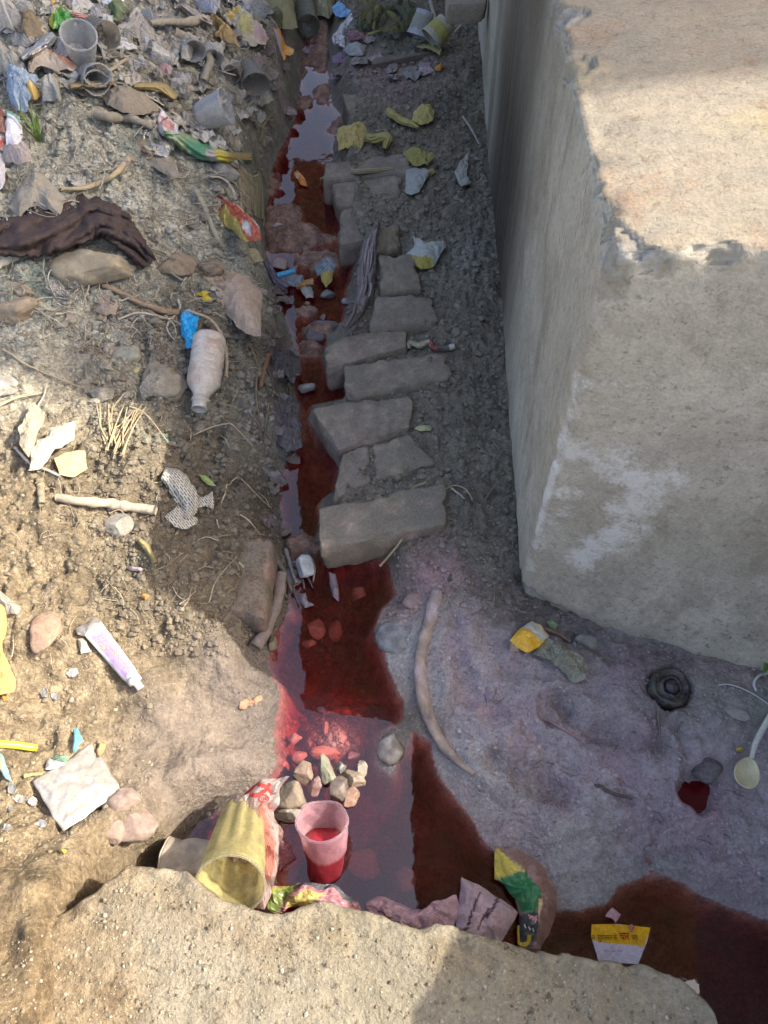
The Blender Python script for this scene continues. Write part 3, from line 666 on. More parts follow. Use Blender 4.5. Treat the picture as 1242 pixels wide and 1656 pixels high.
def twig(name, label, cat, px, r0, r1, col, mat=None, lift=.004, n=None, rough=.42, seg=8, group=None, parent=None, dirt=.3, arch=0.0, flat=1.0, z=None, world=False, knots=0):
    w = np.array(px, float) if world else (Gm(px, lift) if z is None else Pl(px, z))
    n = n or max(12, 9*len(w)); p = spline(w, n)
    if not world and z is None:
        q = spline(w, n); hh = hw(p[:, 0], p[:, 1])+lift*.6; p[:, 2] = np.maximum(q[:, 2], hh)
        k = np.ones(5)/5; zz = np.convolve(np.pad(p[:, 2], 2, 'edge'), k, 'valid'); p[:, 2] = np.maximum(zz, hh)
    if arch: p[:, 2] += arch*np.sin(np.linspace(0, math.pi, n))
    rad = np.linspace(r0, r1, n)
    seed = rng.randrange(999)
    if knots:
        for _ in range(knots): rad = rad*(1+.35*np.exp(-((np.arange(n)-rng.uniform(.15, .85)*n)/1.2)**2))
    V, F = tube_geo(p, rad, seg, rough, seed, flat)
    o = mk(name, V, F, mat or WOOD, parent, cols=jitter_cols(len(V), col, .25, seed), fattr={'Dirt': np.full(len(V), dirt)})
    if label: tag(o, label, cat, group)
    return o
def ribbon(name, label, cat, px, wid, col, mat=None, lift=.004, bulge=.006, fold=.004, nfold=3.0, style='', regions=(), n=30, m=13, thick=.0008, dirt=.35, group=None, parent=None, twist=None, zs=None, seed=None):
    """a strip that bends along a spine, with lengthwise folds; wid in pixels (half widths)"""
    seed = seed if seed is not None else rng.randrange(999)
    p2 = spline([(a, b, 0) for a, b in px], n)[:, :2]; w = np.interp(np.linspace(0, 1, n), np.linspace(0, 1, len(wid)), wid)
    t = np.gradient(p2, axis=0); t /= np.linalg.norm(t, axis=1, keepdims=True); s = np.stack([-t[:, 1], t[:, 0]], -1)
    c = np.linspace(-1, 1, m); w2 = w[:, None]*(1+.10*vn(np.arange(n)[:, None]*.6+seed+0*c, np.sign(c)[None]*3+0*w[:, None], seed=seed))
    Q = p2[:, None]+s[:, None]*(c[None, :, None]*w2[..., None]); q = Q.reshape(-1, 2)
    V = Gm(q, lift); zz = V[:, 2].reshape(n, m)
    # lie on the smoothed ground
    zc = np.convolve(np.pad(zz.mean(1), 3, 'edge'), np.ones(7)/7, 'valid')
    if zs is not None: zc = np.interp(np.linspace(0, 1, n), np.linspace(0, 1, len(zs)), zs)
    Z = zc[:, None]+bulge*(1-c[None]**2)+fold*np.sin(c[None]*nfold*math.pi+1.6*vn(np.arange(n)*.22+seed, np.zeros(n), seed=seed)[:, None]*2)*(.6+.4*vn(np.arange(n)[:, None]*.3+0*c, c[None]*2+0*w[:, None], seed=seed+2))+.4*fold*vn(q[:, 0]*.12, q[:, 1]*.12, seed=seed+3).reshape(n, m)
    if style == 'cloth':
        sN = np.arange(n)[:, None]*.11+0*c; cN = c[None]+0*w[:, None]
        Z = zc[:, None]+bulge*np.sqrt(np.clip(1-cN**2, 0, 1))*(.75+.4*vn(sN*1.3, cN*.8, seed=seed))+fold*fbm(sN*.55+.5*cN+.6*vn(sN*.5, cN, seed=seed+4), cN*1.9+.25*sN, octv=2, seed=seed)
    if twist is not None: Z = Z+np.interp(np.linspace(0, 1, n), np.linspace(0, 1, len(twist)), twist)[:, None]*c[None]
    W = np.stack([*P(q[:, 0], q[:, 1], Z.ravel()).T], -1)
    W[:, 2] = np.maximum(W[:, 2], hw(W[:, 0], W[:, 1])+.001)
    cols = jitter_cols(len(W), col, .12, seed)
    for rc, poly in regions: cols[inpoly(q[:, 0], q[:, 1], poly)] = rc
    o = mk(name, W, gridfaces(n, m), mat or PLASTIC, parent, cols=cols, thick=thick, fattr={'Dirt': np.full(len(W), dirt)})
    if label: tag(o, label, cat, group)
    return o
def ico(sub):
    import bmesh
    b = bmesh.new(); bmesh.ops.create_icosphere(b, subdivisions=sub, radius=1); v = np.array([x.co[:] for x in b.verts]); f = np.array([[w.index for w in x.verts] for x in b.faces]); b.free(); return v, f
ICO = {k: ico(k) for k in (1, 2, 3, 4)}
def rotm(rx, ry, rz): return np.array(Matrix.Rotation(rz, 3, 'Z') @ Matrix.Rotation(ry, 3, 'Y') @ Matrix.Rotation(rx, 3, 'X'))
def stone_geo(size, seed, sub=3, cuts=9, rough=.14, rz=0.0, tilt=(0, 0)):
    v, f = ICO[sub]; v = v.copy(); r = np.random.default_rng(seed)
    for _ in range(cuts):
        n = r.normal(size=3); n /= np.linalg.norm(n); d = r.uniform(.45, .85); k = np.clip(v@n-d, 0, None); v = v-.95*k[:, None]*n
    v = v*(1+rough*fbm(v[:, 0]*1.6+seed, v[:, 1]*1.6, v[:, 2]*1.6, 4, seed))[:, None]
    v = v*(1+.08*fbm(v[:, 0]*3.2+seed, v[:, 1]*3.2, v[:, 2]*3.2, 5, seed+3, .6, True)+.04*fbm(v[:, 0]*9+seed, v[:, 1]*9, v[:, 2]*9, 3, seed+4))[:, None]
    return (v*np.array(size))@rotm(tilt[0], tilt[1], rz).T, f
def stone(name, label, cat, px, py, size, col, seed=None, rz=0.0, sink=.35, mat=None, sub=3, dirt=.3, group=None, parent=None, tilt=(0, 0), z=None, cuts=9, col2=None):
    seed = seed if seed is not None else rng.randrange(9999)
    v, f = stone_geo(size, seed, sub, cuts, .30 if name == 'rock' else .16, rz, tilt)
    g = G(px, py, size[2]*(1-2*sink)*.5) if z is None else P(px, py, z)
    c = g.copy()
    if z is None: c[2] = hw(g[0], g[1])+size[2]*(1-2*sink)
    V = v+c; cols = jitter_cols(len(V), col, .15, seed)*(1+.6*fbm(v[:, 0]*70, v[:, 1]*70, v[:, 2]*70, 5, seed+6, .65))[:, None]
    if col2 is not None:
        k = sst(-.1, .3, fbm(v[:, 0]*40, v[:, 1]*40, v[:, 2]*40, 3, seed))[:, None]; cols = cols*(1-k)+np.array(col2)*k
    o = mk(name, V, f, mat or STONE, parent, cols=cols, smooth=True, fattr={'Dirt': np.full(len(V), dirt)})
    if label: tag(o, label, cat, group)
    return o
def lathe(prof, base, top, seg=40, ribs=0, ribamp=0.0, ribrange=(0, 1), squash=(1, 1), dent=0.0, seed=0, rollang=0.0):
    """profile (r, h) turned round the line from base to top; h runs along that line in metres"""
    base = np.array(base, float); top = np.array(top, float); ax = top-base; Lh = np.linalg.norm(ax); ax /= Lh
    s = np.cross(ax, (0, 0, 1.0)); s = s/np.linalg.norm(s) if np.linalg.norm(s) > .02 else np.array((1.0, 0, 0)); u = np.cross(ax, s)
    c, sn = math.cos(rollang), math.sin(rollang); s, u = s*c+u*sn, u*c-s*sn
    a = np.linspace(0, 2*math.pi, seg, endpoint=False); pr = np.array(prof, float); n = len(pr)
    r = pr[:, :1]*np.ones(seg); h = pr[:, 1:]*np.ones(seg)
    if ribs:
        k = sst(ribrange[0]-.02, ribrange[0]+.03, h/Lh)*sst(ribrange[1]+.02, ribrange[1]-.03, h/Lh); r = r*(1+ribamp*np.cos(a*ribs)[None]*k)
    if dent:
        hk_ = .25+.75*sst(1.0, .72, h/Lh)
        r = r*(1-.55*dent*hk_*np.abs(vn(np.cos(a)[None]*1.7+seed+.4*h*60+0*h, np.sin(a)[None]*1.7+h*35, seed=seed+9)))*(1+hk_*dent*fbm(np.cos(a)[None]*.9+seed+.3+0*h, np.sin(a)[None]*.9+.4+0*h, h*16, 2, seed)*np.ones_like(h)); h = h+dent*.012*vn(np.cos(a)[None]*1.5+0*h, np.sin(a)[None]*1.5+seed+0*h, seed=seed+3)
    V = base+h[..., None]*ax+(r*np.cos(a))[..., None]*squash[0]*s+(r*np.sin(a))[..., None]*squash[1]*u
    return V.reshape(-1, 3), gridfaces(n, seg, wrapv=True), (ax, s, u, Lh)
def cup(name, label, cat, base, rim, rb, rr, col, mat=None, ribs=0, ribamp=.03, dent=.03, rimcol=None, dirt=.25, group=None, squash=(1, 1), seed=None, rimr=.0016, liquid=None, roll=0.0, seg=44, ribrange=(.05, .72), band=None, nocap=False):
    seed = seed if seed is not None else rng.randrange(999); mat = mat or CLEAR
    base = np.array(base, float); rim = np.array(rim, float); Lh = np.linalg.norm(rim-base)
    root = thing(name, (min(base, rim, key=lambda q: q[2])[0], min(base, rim, key=lambda q: q[2])[1], min(base[2], rim[2])-rb*.8), label, cat, group)
    k = np.linspace(0, 1, 16); prof = ([] if nocap else [(.0005, .004), (rb*.6, .003), (rb*.9, .001)])+[(rb+(rr-rb)*t, Lh*t) for t in k]
    V, F, fr = lathe(prof, base, rim, seg, ribs, ribamp, ribrange, squash, dent, seed, roll)
    cols = jitter_cols(len(V), col, .06, seed)
    if band: hh = (V-base)@fr[0]/fr[3]; cols[(hh > band[0]) & (hh < band[1])] = band[2]
    mk('body', V, F, mat, root, cols=cols, thick=.0007, fattr={'Dirt': np.full(len(V), dirt)})
    ring = V.reshape(-1, seg, 3)[-1]; ring = np.vstack([ring, ring[:1]])
    n = len(ring); t = np.gradient(ring, axis=0); t[0] = t[-1] = ring[1]-ring[-2]; t /= np.linalg.norm(t, axis=1, keepdims=True)
    s = np.cross(t, fr[0]); s /= np.linalg.norm(s, axis=1, keepdims=True); a = np.linspace(0, 2*math.pi, 8, endpoint=False)
    RV = (ring[:, None]+rimr*(np.cos(a)[None, :, None]*s[:, None]+np.sin(a)[None, :, None]*fr[0]))[:-1].reshape(-1, 3)
    mk('rim', RV, gridfaces(n-1, 8, True, True), mat, root, cols=jitter_cols(len(RV), rimcol if rimcol is not None else np.minimum(np.array(col)*1.15, 1), .05, seed), fattr={'Dirt': np.full(len(RV), dirt*.5)})
    if liquid:
        f, lc, lm = liquid; V2, F2, _ = lathe([(.0005, Lh*f), ((rb+(rr-rb)*f)*.5, Lh*f), ((rb+(rr-rb)*f)*.93, Lh*f), ((rb)*.9, Lh*.06)], base, rim, seg, 0, 0, (0, 1), squash, dent, seed, roll)
        mk('liquid', V2, F2, lm, root, cols=jitter_cols(len(V2), lc, .02, seed), fattr={'Dirt': np.zeros(len(V2))})
    return root
def rbox(corners_top, depth, r=.006, nu=14, nv=8, nw=6, seed=0, rough=.0022, taper=.0, chop=0.0):
    """rough block under a four-cornered top"""
    ct = np.array(corners_top, float); U, V_, W = (np.linspace(0, 1, k) for k in (nu, nv, nw))
    vs = []; fs = []; off = 0
    def face(Aa, Bb, fn, flip):
        nonlocal off
        a, b = np.meshgrid(Aa, Bb, indexing='ij'); vs.append(fn(a.ravel(), b.ravel())); f = gridfaces(len(Aa), len(Bb))+off; fs.append(f[:, ::-1] if flip else f); off += a.size
    z0 = lambda a: np.zeros_like(a); z1 = lambda a: np.ones_like(a)
    face(U, W, lambda a, b: np.stack([a, z0(a), b], -1), False); face(U, W, lambda a, b: np.stack([a, z1(a), b], -1), True)
    face(V_, W, lambda a, b: np.stack([z0(a), a, b], -1), True); face(V_, W, lambda a, b: np.stack([z1(a), a, b], -1), False)
    face(U, V_, lambda a, b: np.stack([a, b, z1(a)], -1), False); face(U, V_, lambda a, b: np.stack([a, b, z0(a)], -1), True)
    q = np.concatenate(vs); F = np.concatenate(fs)
    Lx = (np.linalg.norm(ct[1]-ct[0])+np.linalg.norm(ct[2]-ct[3]))/2; Ly = (np.linalg.norm(ct[3]-ct[0])+np.linalg.norm(ct[2]-ct[1]))/2; Ls = np.array((Lx, Ly, depth))
    m = q*Ls; rr = (r*(1+.7*vn(m[:, 0]*30+seed, m[:, 1]*30, m[:, 2]*30, seed)))[:, None]; rr = np.clip(rr, .001, None)
    inn = np.clip(m, rr, Ls-rr); d = m-inn; dn = np.linalg.norm(d, axis=1, keepdims=True); q = np.where(dn > rr, inn+d/np.maximum(dn, 1e-9)*rr, m)/Ls
    a, b, w = q[:, :1], q[:, 1:2], q[:, 2:]
    p = ct[0]*(1-a)*(1-b)+ct[1]*a*(1-b)+ct[2]*a*b+ct[3]*(1-a)*b; p = p-np.array((0, 0, depth))*(1-w)
    x, y, z = p.T; c = p.mean(0); ou = p-c; ou /= np.linalg.norm(ou, axis=1, keepdims=True)
    dsp = rough*fbm(x*42, y*42, z*42, 4, seed)
    edge = np.exp(-np.sort(np.minimum(q, 1-q)*Ls, axis=1)[:, 1]/.012); dsp = dsp-rough*3.5*edge*np.clip(fbm(x*34, y*34, z*34, 3, seed+5), 0, 1)
    return p+ou*dsp[:, None], F

# ------------------------------------------------------------------ bricks laid along the channel
lining = thing('brick_lining', P(600, 700, .03), 'row of mud-caked bricks laid crosswise along the right edge of the channel', 'brick lining')
BR = [([(520,552),(655,515),(659,560),(528,596)],.055,(.39,.335,.27)),([(554,590),(728,566),(730,614),(560,640)],.058,(.38,.325,.265)),([(500,657),(668,636),(664,690),(548,728)],.055,(.40,.345,.28)),
 ([(553,731),(598,717),(602,777),(538,808)],.05,(.36,.315,.26)),([(601,714),(662,700),(712,748),(606,777)],.05,(.39,.35,.26)),([(514,820),(720,776),(724,848),(518,890)],.062,(.43,.36,.28)),
 ([(549,338),(600,328),(604,384),(547,397)],.045,(.32,.305,.28)),([(604,368),(647,360),(650,398),(606,408)],.08,(.27,.235,.16)),([(612,412),(672,408),(682,466),(614,470)],.080,(.34,.30,.24)),
 ([(603,478),(700,474),(712,520),(598,526)],.075,(.32,.28,.245)),([(526,262),(662,246),(666,278),(522,292)],.055,(.38,.34,.30)),([(534,294),(650,282),(652,322),(548,334)],.05,(.35,.31,.28)),
 ([(545,207),(640,190),(640,232),(552,242)],.055,(.39,.33,.285)),([(552,150),(636,152),(632,180),(566,188)],.055,(.39,.335,.29)),([(640,108),(690,104),(668,124),(628,126)],.06,(.34,.335,.30))]
for k, (q, zt, c) in enumerate(BR):
    ct = Pl(q, zt+.013); V, F = rbox(ct[[3, 2, 1, 0]], .072, .008, 30, 18, 8, seed=k*13+2, rough=.006)
    cl = jitter_cols(len(V), np.array(c)*np.array((.80,.75,.70)), .2, k); pk = sst(.0, .5, fbm(V[:, 0]*22, V[:, 1]*22, octv=3, seed=k+77))[:, None]*.5; cl = cl*(1-pk)+np.array((.30,.215,.20))*pk; cl = cl*(1+.55*fbm(V[:, 0]*60, V[:, 1]*60, V[:, 2]*60, 4, k+31)[:, None]); mm = sst(.05, .35, fbm(V[:, 0]*16+k, V[:, 1]*16, octv=4, seed=k+9))[:, None]; cl = np.clip(cl*(1-.75*mm)+np.array(MUD)*1.1*.75*mm, .02, 1)
    mk('brick', V, F, BRICKM, lining, cols=cl, fattr={'Dirt': np.full(len(V), .75)})
V, F = rbox(Pl([(357,862),(441,872),(428,1003),(342,978)], .085)[[3, 2, 1, 0]], .075, .010, 26, 30, 8, seed=401, rough=.009)
cl = jitter_cols(len(V), (.20,.15,.12), .2, 5); kx = sst(-.02, .03, V[:, 0]-V[:, 0].mean())[:, None]; cl = cl*(1-.6*kx)+np.array((.34,.20,.165))*.6*kx; cl = cl*(1+.5*fbm(V[:, 0]*50, V[:, 1]*50, V[:, 2]*50, 4, 31)[:, None]); mm = sst(-.1, .25, fbm(V[:, 0]*18, V[:, 1]*18, octv=4, seed=19))[:, None]; cl = np.clip(cl*(1-.8*mm)+np.array(BRN)*.8*mm, .02, 1)
tag(mk('brick', V, F, BRICKM, loc=None, cols=cl, fattr={'Dirt': np.full(len(V), .7)}), 'single reddish brick sunk in mud on the left bank of the channel', 'brick')
V, F = rbox(Pl([(600,94),(700,82),(728,78),(602,104)], .085)[[3, 2, 1, 0]], .02, .003, seed=411, rough=.003)
tag(mk('plank', V, F, WOOD, cols=jitter_cols(len(V), (.15,.12,.105), .3, 6), fattr={'Dirt': np.full(len(V), .5)}), 'thin dark wooden plank lying across the mud near the far cups', 'plank')
V, F = rbox(Pl([(720,-14),(790,-16),(786,4),(722,6)], .30)[[3, 2, 1, 0]], .05, .006, seed=421, rough=.003)
tag(mk('beam', V, F, WOOD, cols=jitter_cols(len(V), (.28,.24,.19), .2, 7), fattr={'Dirt': np.full(len(V), .4)}), 'pale squared beam end jutting in at the top beside the concrete block', 'beam')

# ------------------------------------------------------------------ things in the foreground pool
YEL = (.60,.47,.10)
bag = scrap('plastic_bag', 'crumpled white and pink plastic bag with red print behind the yellow cup', 'bag',
  I((470,320),(540,232),(640,165),(750,150),(712,230),(692,320),(722,430),(716,560),(690,650),(640,775),(560,720),(470,600),(420,470)), (.72,.56,.53), MILKY, lift=.03, dome=.03, cr_=.012, nang=70, rings=16, dirt=.15, tilt=(-.05, .25), freq=22,
  regions=[((.75,.33,.27), I((640,330),(665,330),(690,480),(700,560),(650,660),(640,560))), ((.72,.66,.64), I((560,200),(740,150),(700,300),(560,300)))], thick=.0006)
tail = scrap('tail', None, None, I((715,440),(785,520),(715,590),(690,520)), (.62,.38,.45), MILKY, lift=.006, dome=.004, cr_=.004, parent=bag, dirt=.1)
def stroke(name, px, r, col, parent, zoff=.002, srf=None):
    """flat printed stroke laid on a sheet: px polyline"""
    p2 = spline([(a, b, 0) for a, b in px], 5*len(px))[:, :2]; d = ray(p2[:, 0], p2[:, 1])
    w = np.array([srf(a, b) for a, b in p2])
    V, F = tube_geo(w, r, 6, 0, 0, .25); return mk(name, V, F, INK, parent, cols=jitter_cols(len(V), col, .02, 1), fattr={'Dirt': np.zeros(len(V))})
def surf_of(o, dz=.0012):
    from mathutils.bvhtree import BVHTree
    me = o.data; vv = [v.co.copy() for v in me.vertices]; b = BVHTree.FromPolygons(vv, [tuple(p.vertices) for p in me.polygons]); off = rootloc(o)
    def fn(px, py):
        d = ray(px, py); d = d/np.linalg.norm(d); hit = b.ray_cast(Vector(CAM-off), Vector(d))
        if hit[0] is None:
            hit = b.find_nearest(Vector(G(px, py, .01)-off))
        return np.array(hit[0])+off-d*dz
    return fn
sf = surf_of(bag)
RED = (.55,.045,.04)
for s in (I((632,200),(600,185),(575,210),(585,240),(620,240),(645,220)), I((615,195),(650,205),(675,240)), I((668,190),(655,210),(640,228))): stroke('print_mark', s, .0026, RED, bag, srf=sf)
a = np.linspace(0, 2*math.pi, 11)
stroke('print_mark', I(*[(640+22*math.cos(t), 258+17*math.sin(t)) for t in a]), .0007, RED, bag, srf=sf)
for s in (I((627,252),(632,266)), I((637,250),(640,266)), I((648,250),(652,264)), I((668,280),(662,295),(672,305),(680,300))): stroke('print_mark', s, .0008, RED, bag, srf=sf)
cup('ribbed_cup', 'yellow stained ribbed plastic cup lying with its mouth towards the slab', 'cup', P(393,1316,.055), P(372,1432,.150), .027, .0395, (.78,.71,.36), MILKY, ribs=11, ribamp=.055, dent=.03, rimcol=(.70,.66,.45), dirt=.5, rimr=.0019, ribrange=(.02,.75), seg=72)
redliq = NT('cup_liquid'); redliq = redliq.out(redliq.bsdf((.42,.03,.05), .04, None, .5))
cup('cup', 'pink stained plastic cup standing in the pool half full of red liquid', 'cup', P(526,1408,-.004), P(521,1328,.078), .024, .0335, (.72,.45,.50), MILKY, dent=.20, rimcol=(.78,.60,.66), dirt=.12, liquid=(.55,(.42,.03,.05),redliq), rimr=.0018, band=(0,.5,(.50,.06,.10)), seed=12)
cup('paper_cup', 'crushed dirty paper cup lying between the yellow cup and the mud', 'cup', P(345,1392,.05), P(268,1392,.045), .022, .030, (.50,.42,.34), PAPER, dent=.35, dirt=.5, squash=(1,.75), seed=31, rimr=.001)
wr = scrap('wrapper', 'green yellow and pink crumpled wrapper wedged against the slab edge', 'wrapper', I((665,690),(690,665),(780,650),(790,640),(950,655),(1060,730),(1100,800),(1040,812),(980,790),(870,750),(740,755),(690,785),(668,770)), (.42,.20,.23), PLASTIC, lift=.02, dome=.022, cr_=.007, nang=80, rings=16, dirt=.2, freq=48,
  regions=[((.16,.22,.05), I((660,680),(790,655),(800,670),(720,745),(690,790),(660,780))), ((.10,.11,.13), I((780,640),(960,640),(1070,730),(1020,740),(950,680),(790,670))), ((.50,.40,.12), I((740,760),(780,715),(860,690),(920,700),(860,750))), ((.30,.30,.04), I((660,690),(790,638),(800,655),(670,705)))])
sp = scrap('paper_cup', 'pink soaked and flattened paper cup half sunk against the slab', 'cup', J((88,745),(150,700),(245,735),(340,772),(420,745),(498,695),(520,760),(485,865),(350,875),(290,905),(200,880),(120,820)), (.46,.30,.35), PAPER, lift=.012, dome=.018, cr_=.009, nang=70, rings=14, dirt=.2, freq=26, regions=[((.10,.03,.04), J((150,770),(165,772),(285,885),(262,890)))])
pc = scrap('cup_half', 'torn pinkish paper cup with dark creases beside the brown packet', 'cup', J((530,622),(600,655),(690,705),(785,778),(765,815),(735,860),(700,932),(640,925),(560,910),(500,885),(498,780)), (.50,.37,.40), PAPER, lift=.012, dome=.022, cr_=.005, nang=60, rings=12, dirt=.2, regions=[((.07,.02,.03), J((690,705),(705,715),(640,810),(632,805))), ((.08,.02,.03), J((602,690),(612,690),(545,880),(530,885))), ((.12,.04,.05), J((640,760),(650,765),(600,860),(590,865)))])
pk = scrap('packet', 'brown food packet with a green and yellow print half in the pool', 'packet', J((684,484),(780,490),(850,525),(905,575),(950,640),(965,700),(955,800),(920,880),(880,948),(830,950),(790,930),(782,870),(788,800),(770,715),(720,650),(680,632),(678,560)), (.235,.135,.11), PLASTIC, lift=.012, dome=.020, cr_=.006, nang=96, rings=22, dirt=.12, thick=.001, freq=30,
  regions=[((.52,.42,.06), J((675,500),(700,500),(770,565),(780,605),(680,640))), ((.50,.40,.08), J((775,560),(812,600),(780,600))), ((.02,.16,.055), J((690,635),(780,600),(815,600),(875,690),(870,750),(850,800),(800,790),(770,715))), ((.60,.42,.22), J((862,735),(882,725),(880,800),(865,830))), ((.05,.055,.06), J((790,800),(870,790),(875,850),(850,930),(795,925),(780,870)))])
sf = surf_of(pk)
for s in (J((760,860),(790,850),(780,890),(800,925),(830,915),(835,880)),): stroke('print_mark', s, .0028, (.50,.36,.05), pk, srf=sf)
for s in (J((830,790),(850,800),(870,815)), J((835,805),(855,795)), J((850,812),(868,795),(862,825))): stroke('print_mark', s, .0012, (.55,.30,.35), pk, srf=sf)
for s in (J((812,832),(820,850)), J((832,842),(840,858)), J((850,850),(856,866))): stroke('print_mark', s, .0009, (.5,.5,.5), pk, srf=sf)
lb = scrap('printed_label', 'yellow and white printed label floating in the dark corner of the pool', 'label', K((440,548),(560,546),(708,562),(690,630),(652,728),(560,722),(470,712),(455,660),(438,600)), (.62,.56,.64), PAPER, lift=.003, dome=.002, cr_=.001, nang=60, rings=14, dirt=.08, thick=.0005, zplane=.003, regions=[((.80,.44,.015), K((430,540),(715,555),(680,648),(560,640),(440,622)))])
def text_on(body, cpx, cpy, size, col, parent, z, rot=0.0, bold=False, width=None):
    cu = bpy.data.curves.new('lettering', 'FONT'); cu.body = body; cu.size = size; cu.align_x = 'CENTER'; cu.extrude = .0001; cu.resolution_u = 2
    if bold: cu.offset = size*.012
    tmp = bpy.data.objects.new('lettering', cu); COL.link(tmp); dg = bpy.context.evaluated_depsgraph_get(); me = bpy.data.meshes.new_from_object(tmp.evaluated_get(dg))
    V = np.array([v.co[:] for v in me.vertices]).reshape(-1, 3); F = [tuple(p.vertices) for p in me.polygons]; bpy.data.objects.remove(tmp); bpy.data.curves.remove(cu); bpy.data.meshes.remove(me)
    if len(V) == 0: return None
    V[:, 0] -= (V[:, 0].min()+V[:, 0].max())/2; V[:, 0] *= width/np.ptp(V[:, 0]) if width else 1; R = rotm(0, 0, rot); V = V@R.T+P(cpx, cpy, z)
    return mk('lettering', V, F, INK, parent, cols=jitter_cols(len(V), col, 0, 0), smooth=False, fattr={'Dirt': np.zeros(len(V))})
for tx, x, wd, sz, c, b in (('\u0932', 450, .0042, .0080, (.10,.03,.01), False), ('\u0938\u0941\u0936\u093e\u0938\u0928', 502, .0185, .0085, (.10,.03,.01), False), ('\u0915\u0947', 550, .0050, .0085, (.10,.03,.01), False), ('\u091a\u093e\u0930', 592, .0128, .0125, (.34,.03,.01), True), ('\u0935\u0930\u094d\u0937', 638, .0080, .0085, (.10,.03,.01), False)):
    q = K((x, 618))[0]; text_on(tx, q[0], q[1], sz, c, lb, .0085, width=wd, bold=b)
for k in range(3): stroke('print_mark', K((500+30*k, 668+4*(k % 2)), (520+30*k, 668)), .0004, (.25,.22,.30), lb, srf=surf_of(lb, .0008))
scrap('petal', 'pink petal stuck at the waterline above the yellow label', 'petal', K((500,510),(540,474),(572,505),(545,545),(530,525)), (.62,.36,.38), LEAF, lift=.006, dome=.003, cr_=.003, nang=16, rings=4, dirt=.1)
scrap('petal', 'tiny red petal lying on the yellow label', 'petal', K((608,555),(622,545),(635,560),(622,585)), (.60,.22,.16), LEAF, lift=.008, dome=.002, cr_=.001, nang=12, rings=3, dirt=.1)
# stones by the pink cup
for lab, x, y, s, c, rz, m in [('tall greenish stone standing among the stones behind the pink cup',920,115,(.015,.026,.017),(.23,.23,.17),.35,STONE),('brown angular stone left of the greenish stone',835,145,(.018,.019,.014),(.22,.15,.11),.9,WETSTONE),
  ('large round brown stone touching the printed bag',765,240,(.027,.022,.018),(.24,.19,.14),.2,STONE),('small grey stone right of the greenish stone',990,118,(.012,.012,.010),(.19,.19,.18),.2,WETSTONE),('tan elongated stone right of the cup stones',1050,170,(.020,.012,.011),(.33,.24,.17),-.7,WETSTONE),
  ('dark wet stone directly behind the pink cup rim',985,225,(.021,.020,.014),(.13,.10,.085),.1,WETSTONE),('flat dark stone below the large round brown stone',755,335,(.021,.013,.012),(.15,.12,.09),.1,WETSTONE),('wet red-stained stone between the greenish and brown stones',880,195,(.016,.016,.010),(.20,.10,.10),.3,WETSTONE),
  ('rust coloured stone tucked beside the cup rim on the right',1030,250,(.016,.014,.009),(.30,.17,.12),.5,WETSTONE),('small pale stone at the right end of the stone cluster',1085,125,(.010,.013,.010),(.26,.22,.17),.2,WETSTONE)]:
    q = I((x, y))[0]; stone('stone', lab, 'stone', q[0], q[1], s, c, rz=rz, sink=.25, mat=m, dirt=.45, sub=4, cuts=14, z=s[2]*.25, group='stones around the pink cup')
# sunken stones and brick pieces in the shallow sunlit part
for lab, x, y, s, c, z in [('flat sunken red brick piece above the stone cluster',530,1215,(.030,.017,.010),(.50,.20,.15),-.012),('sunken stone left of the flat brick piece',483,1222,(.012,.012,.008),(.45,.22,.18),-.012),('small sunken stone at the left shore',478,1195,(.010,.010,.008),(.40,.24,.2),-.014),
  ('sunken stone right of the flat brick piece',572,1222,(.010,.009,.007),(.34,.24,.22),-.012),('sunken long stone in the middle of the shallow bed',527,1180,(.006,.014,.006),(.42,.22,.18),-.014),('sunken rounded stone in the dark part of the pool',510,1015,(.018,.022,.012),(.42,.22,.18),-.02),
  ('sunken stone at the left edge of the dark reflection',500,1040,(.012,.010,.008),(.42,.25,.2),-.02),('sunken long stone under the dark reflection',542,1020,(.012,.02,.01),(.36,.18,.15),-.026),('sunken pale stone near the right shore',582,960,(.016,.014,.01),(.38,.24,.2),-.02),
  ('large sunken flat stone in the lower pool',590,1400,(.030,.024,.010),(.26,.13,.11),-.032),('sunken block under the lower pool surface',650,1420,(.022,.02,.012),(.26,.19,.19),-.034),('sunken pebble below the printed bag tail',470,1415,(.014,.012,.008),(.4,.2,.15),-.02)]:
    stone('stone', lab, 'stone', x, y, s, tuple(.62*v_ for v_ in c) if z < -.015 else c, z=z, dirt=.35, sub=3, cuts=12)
# scum clump and shore lumps
stone('mud_lump', 'crusty grey mud lump with foam at the right shore of the shallows', 'mud lump', 632, 1208, (.02,.026,.014), (.34,.31,.28), z=.006, mat=WETSTONE, dirt=.5, sub=4, cuts=3, col2=(.10,.08,.08))
stone('mud_lump', 'shiny grey lump bulging into the pool from the right bank', 'mud lump', 643, 1030, (.036,.03,.014), (.22,.23,.24), z=.004, mat=WETSTONE, dirt=.2, sub=4, cuts=2, col2=(.12,.12,.13))
stone('stone', 'pinkish brown stone near the top end of the curved strip', 'stone', 666, 975, (.020,.014,.012), (.27,.20,.19), rz=.5, dirt=.3)
stone('stone', 'small brown stone under the twig at the left shore of the pool', 'stone', 441, 1040, (.010,.015,.010), (.22,.17,.12), z=.006, mat=WETSTONE)
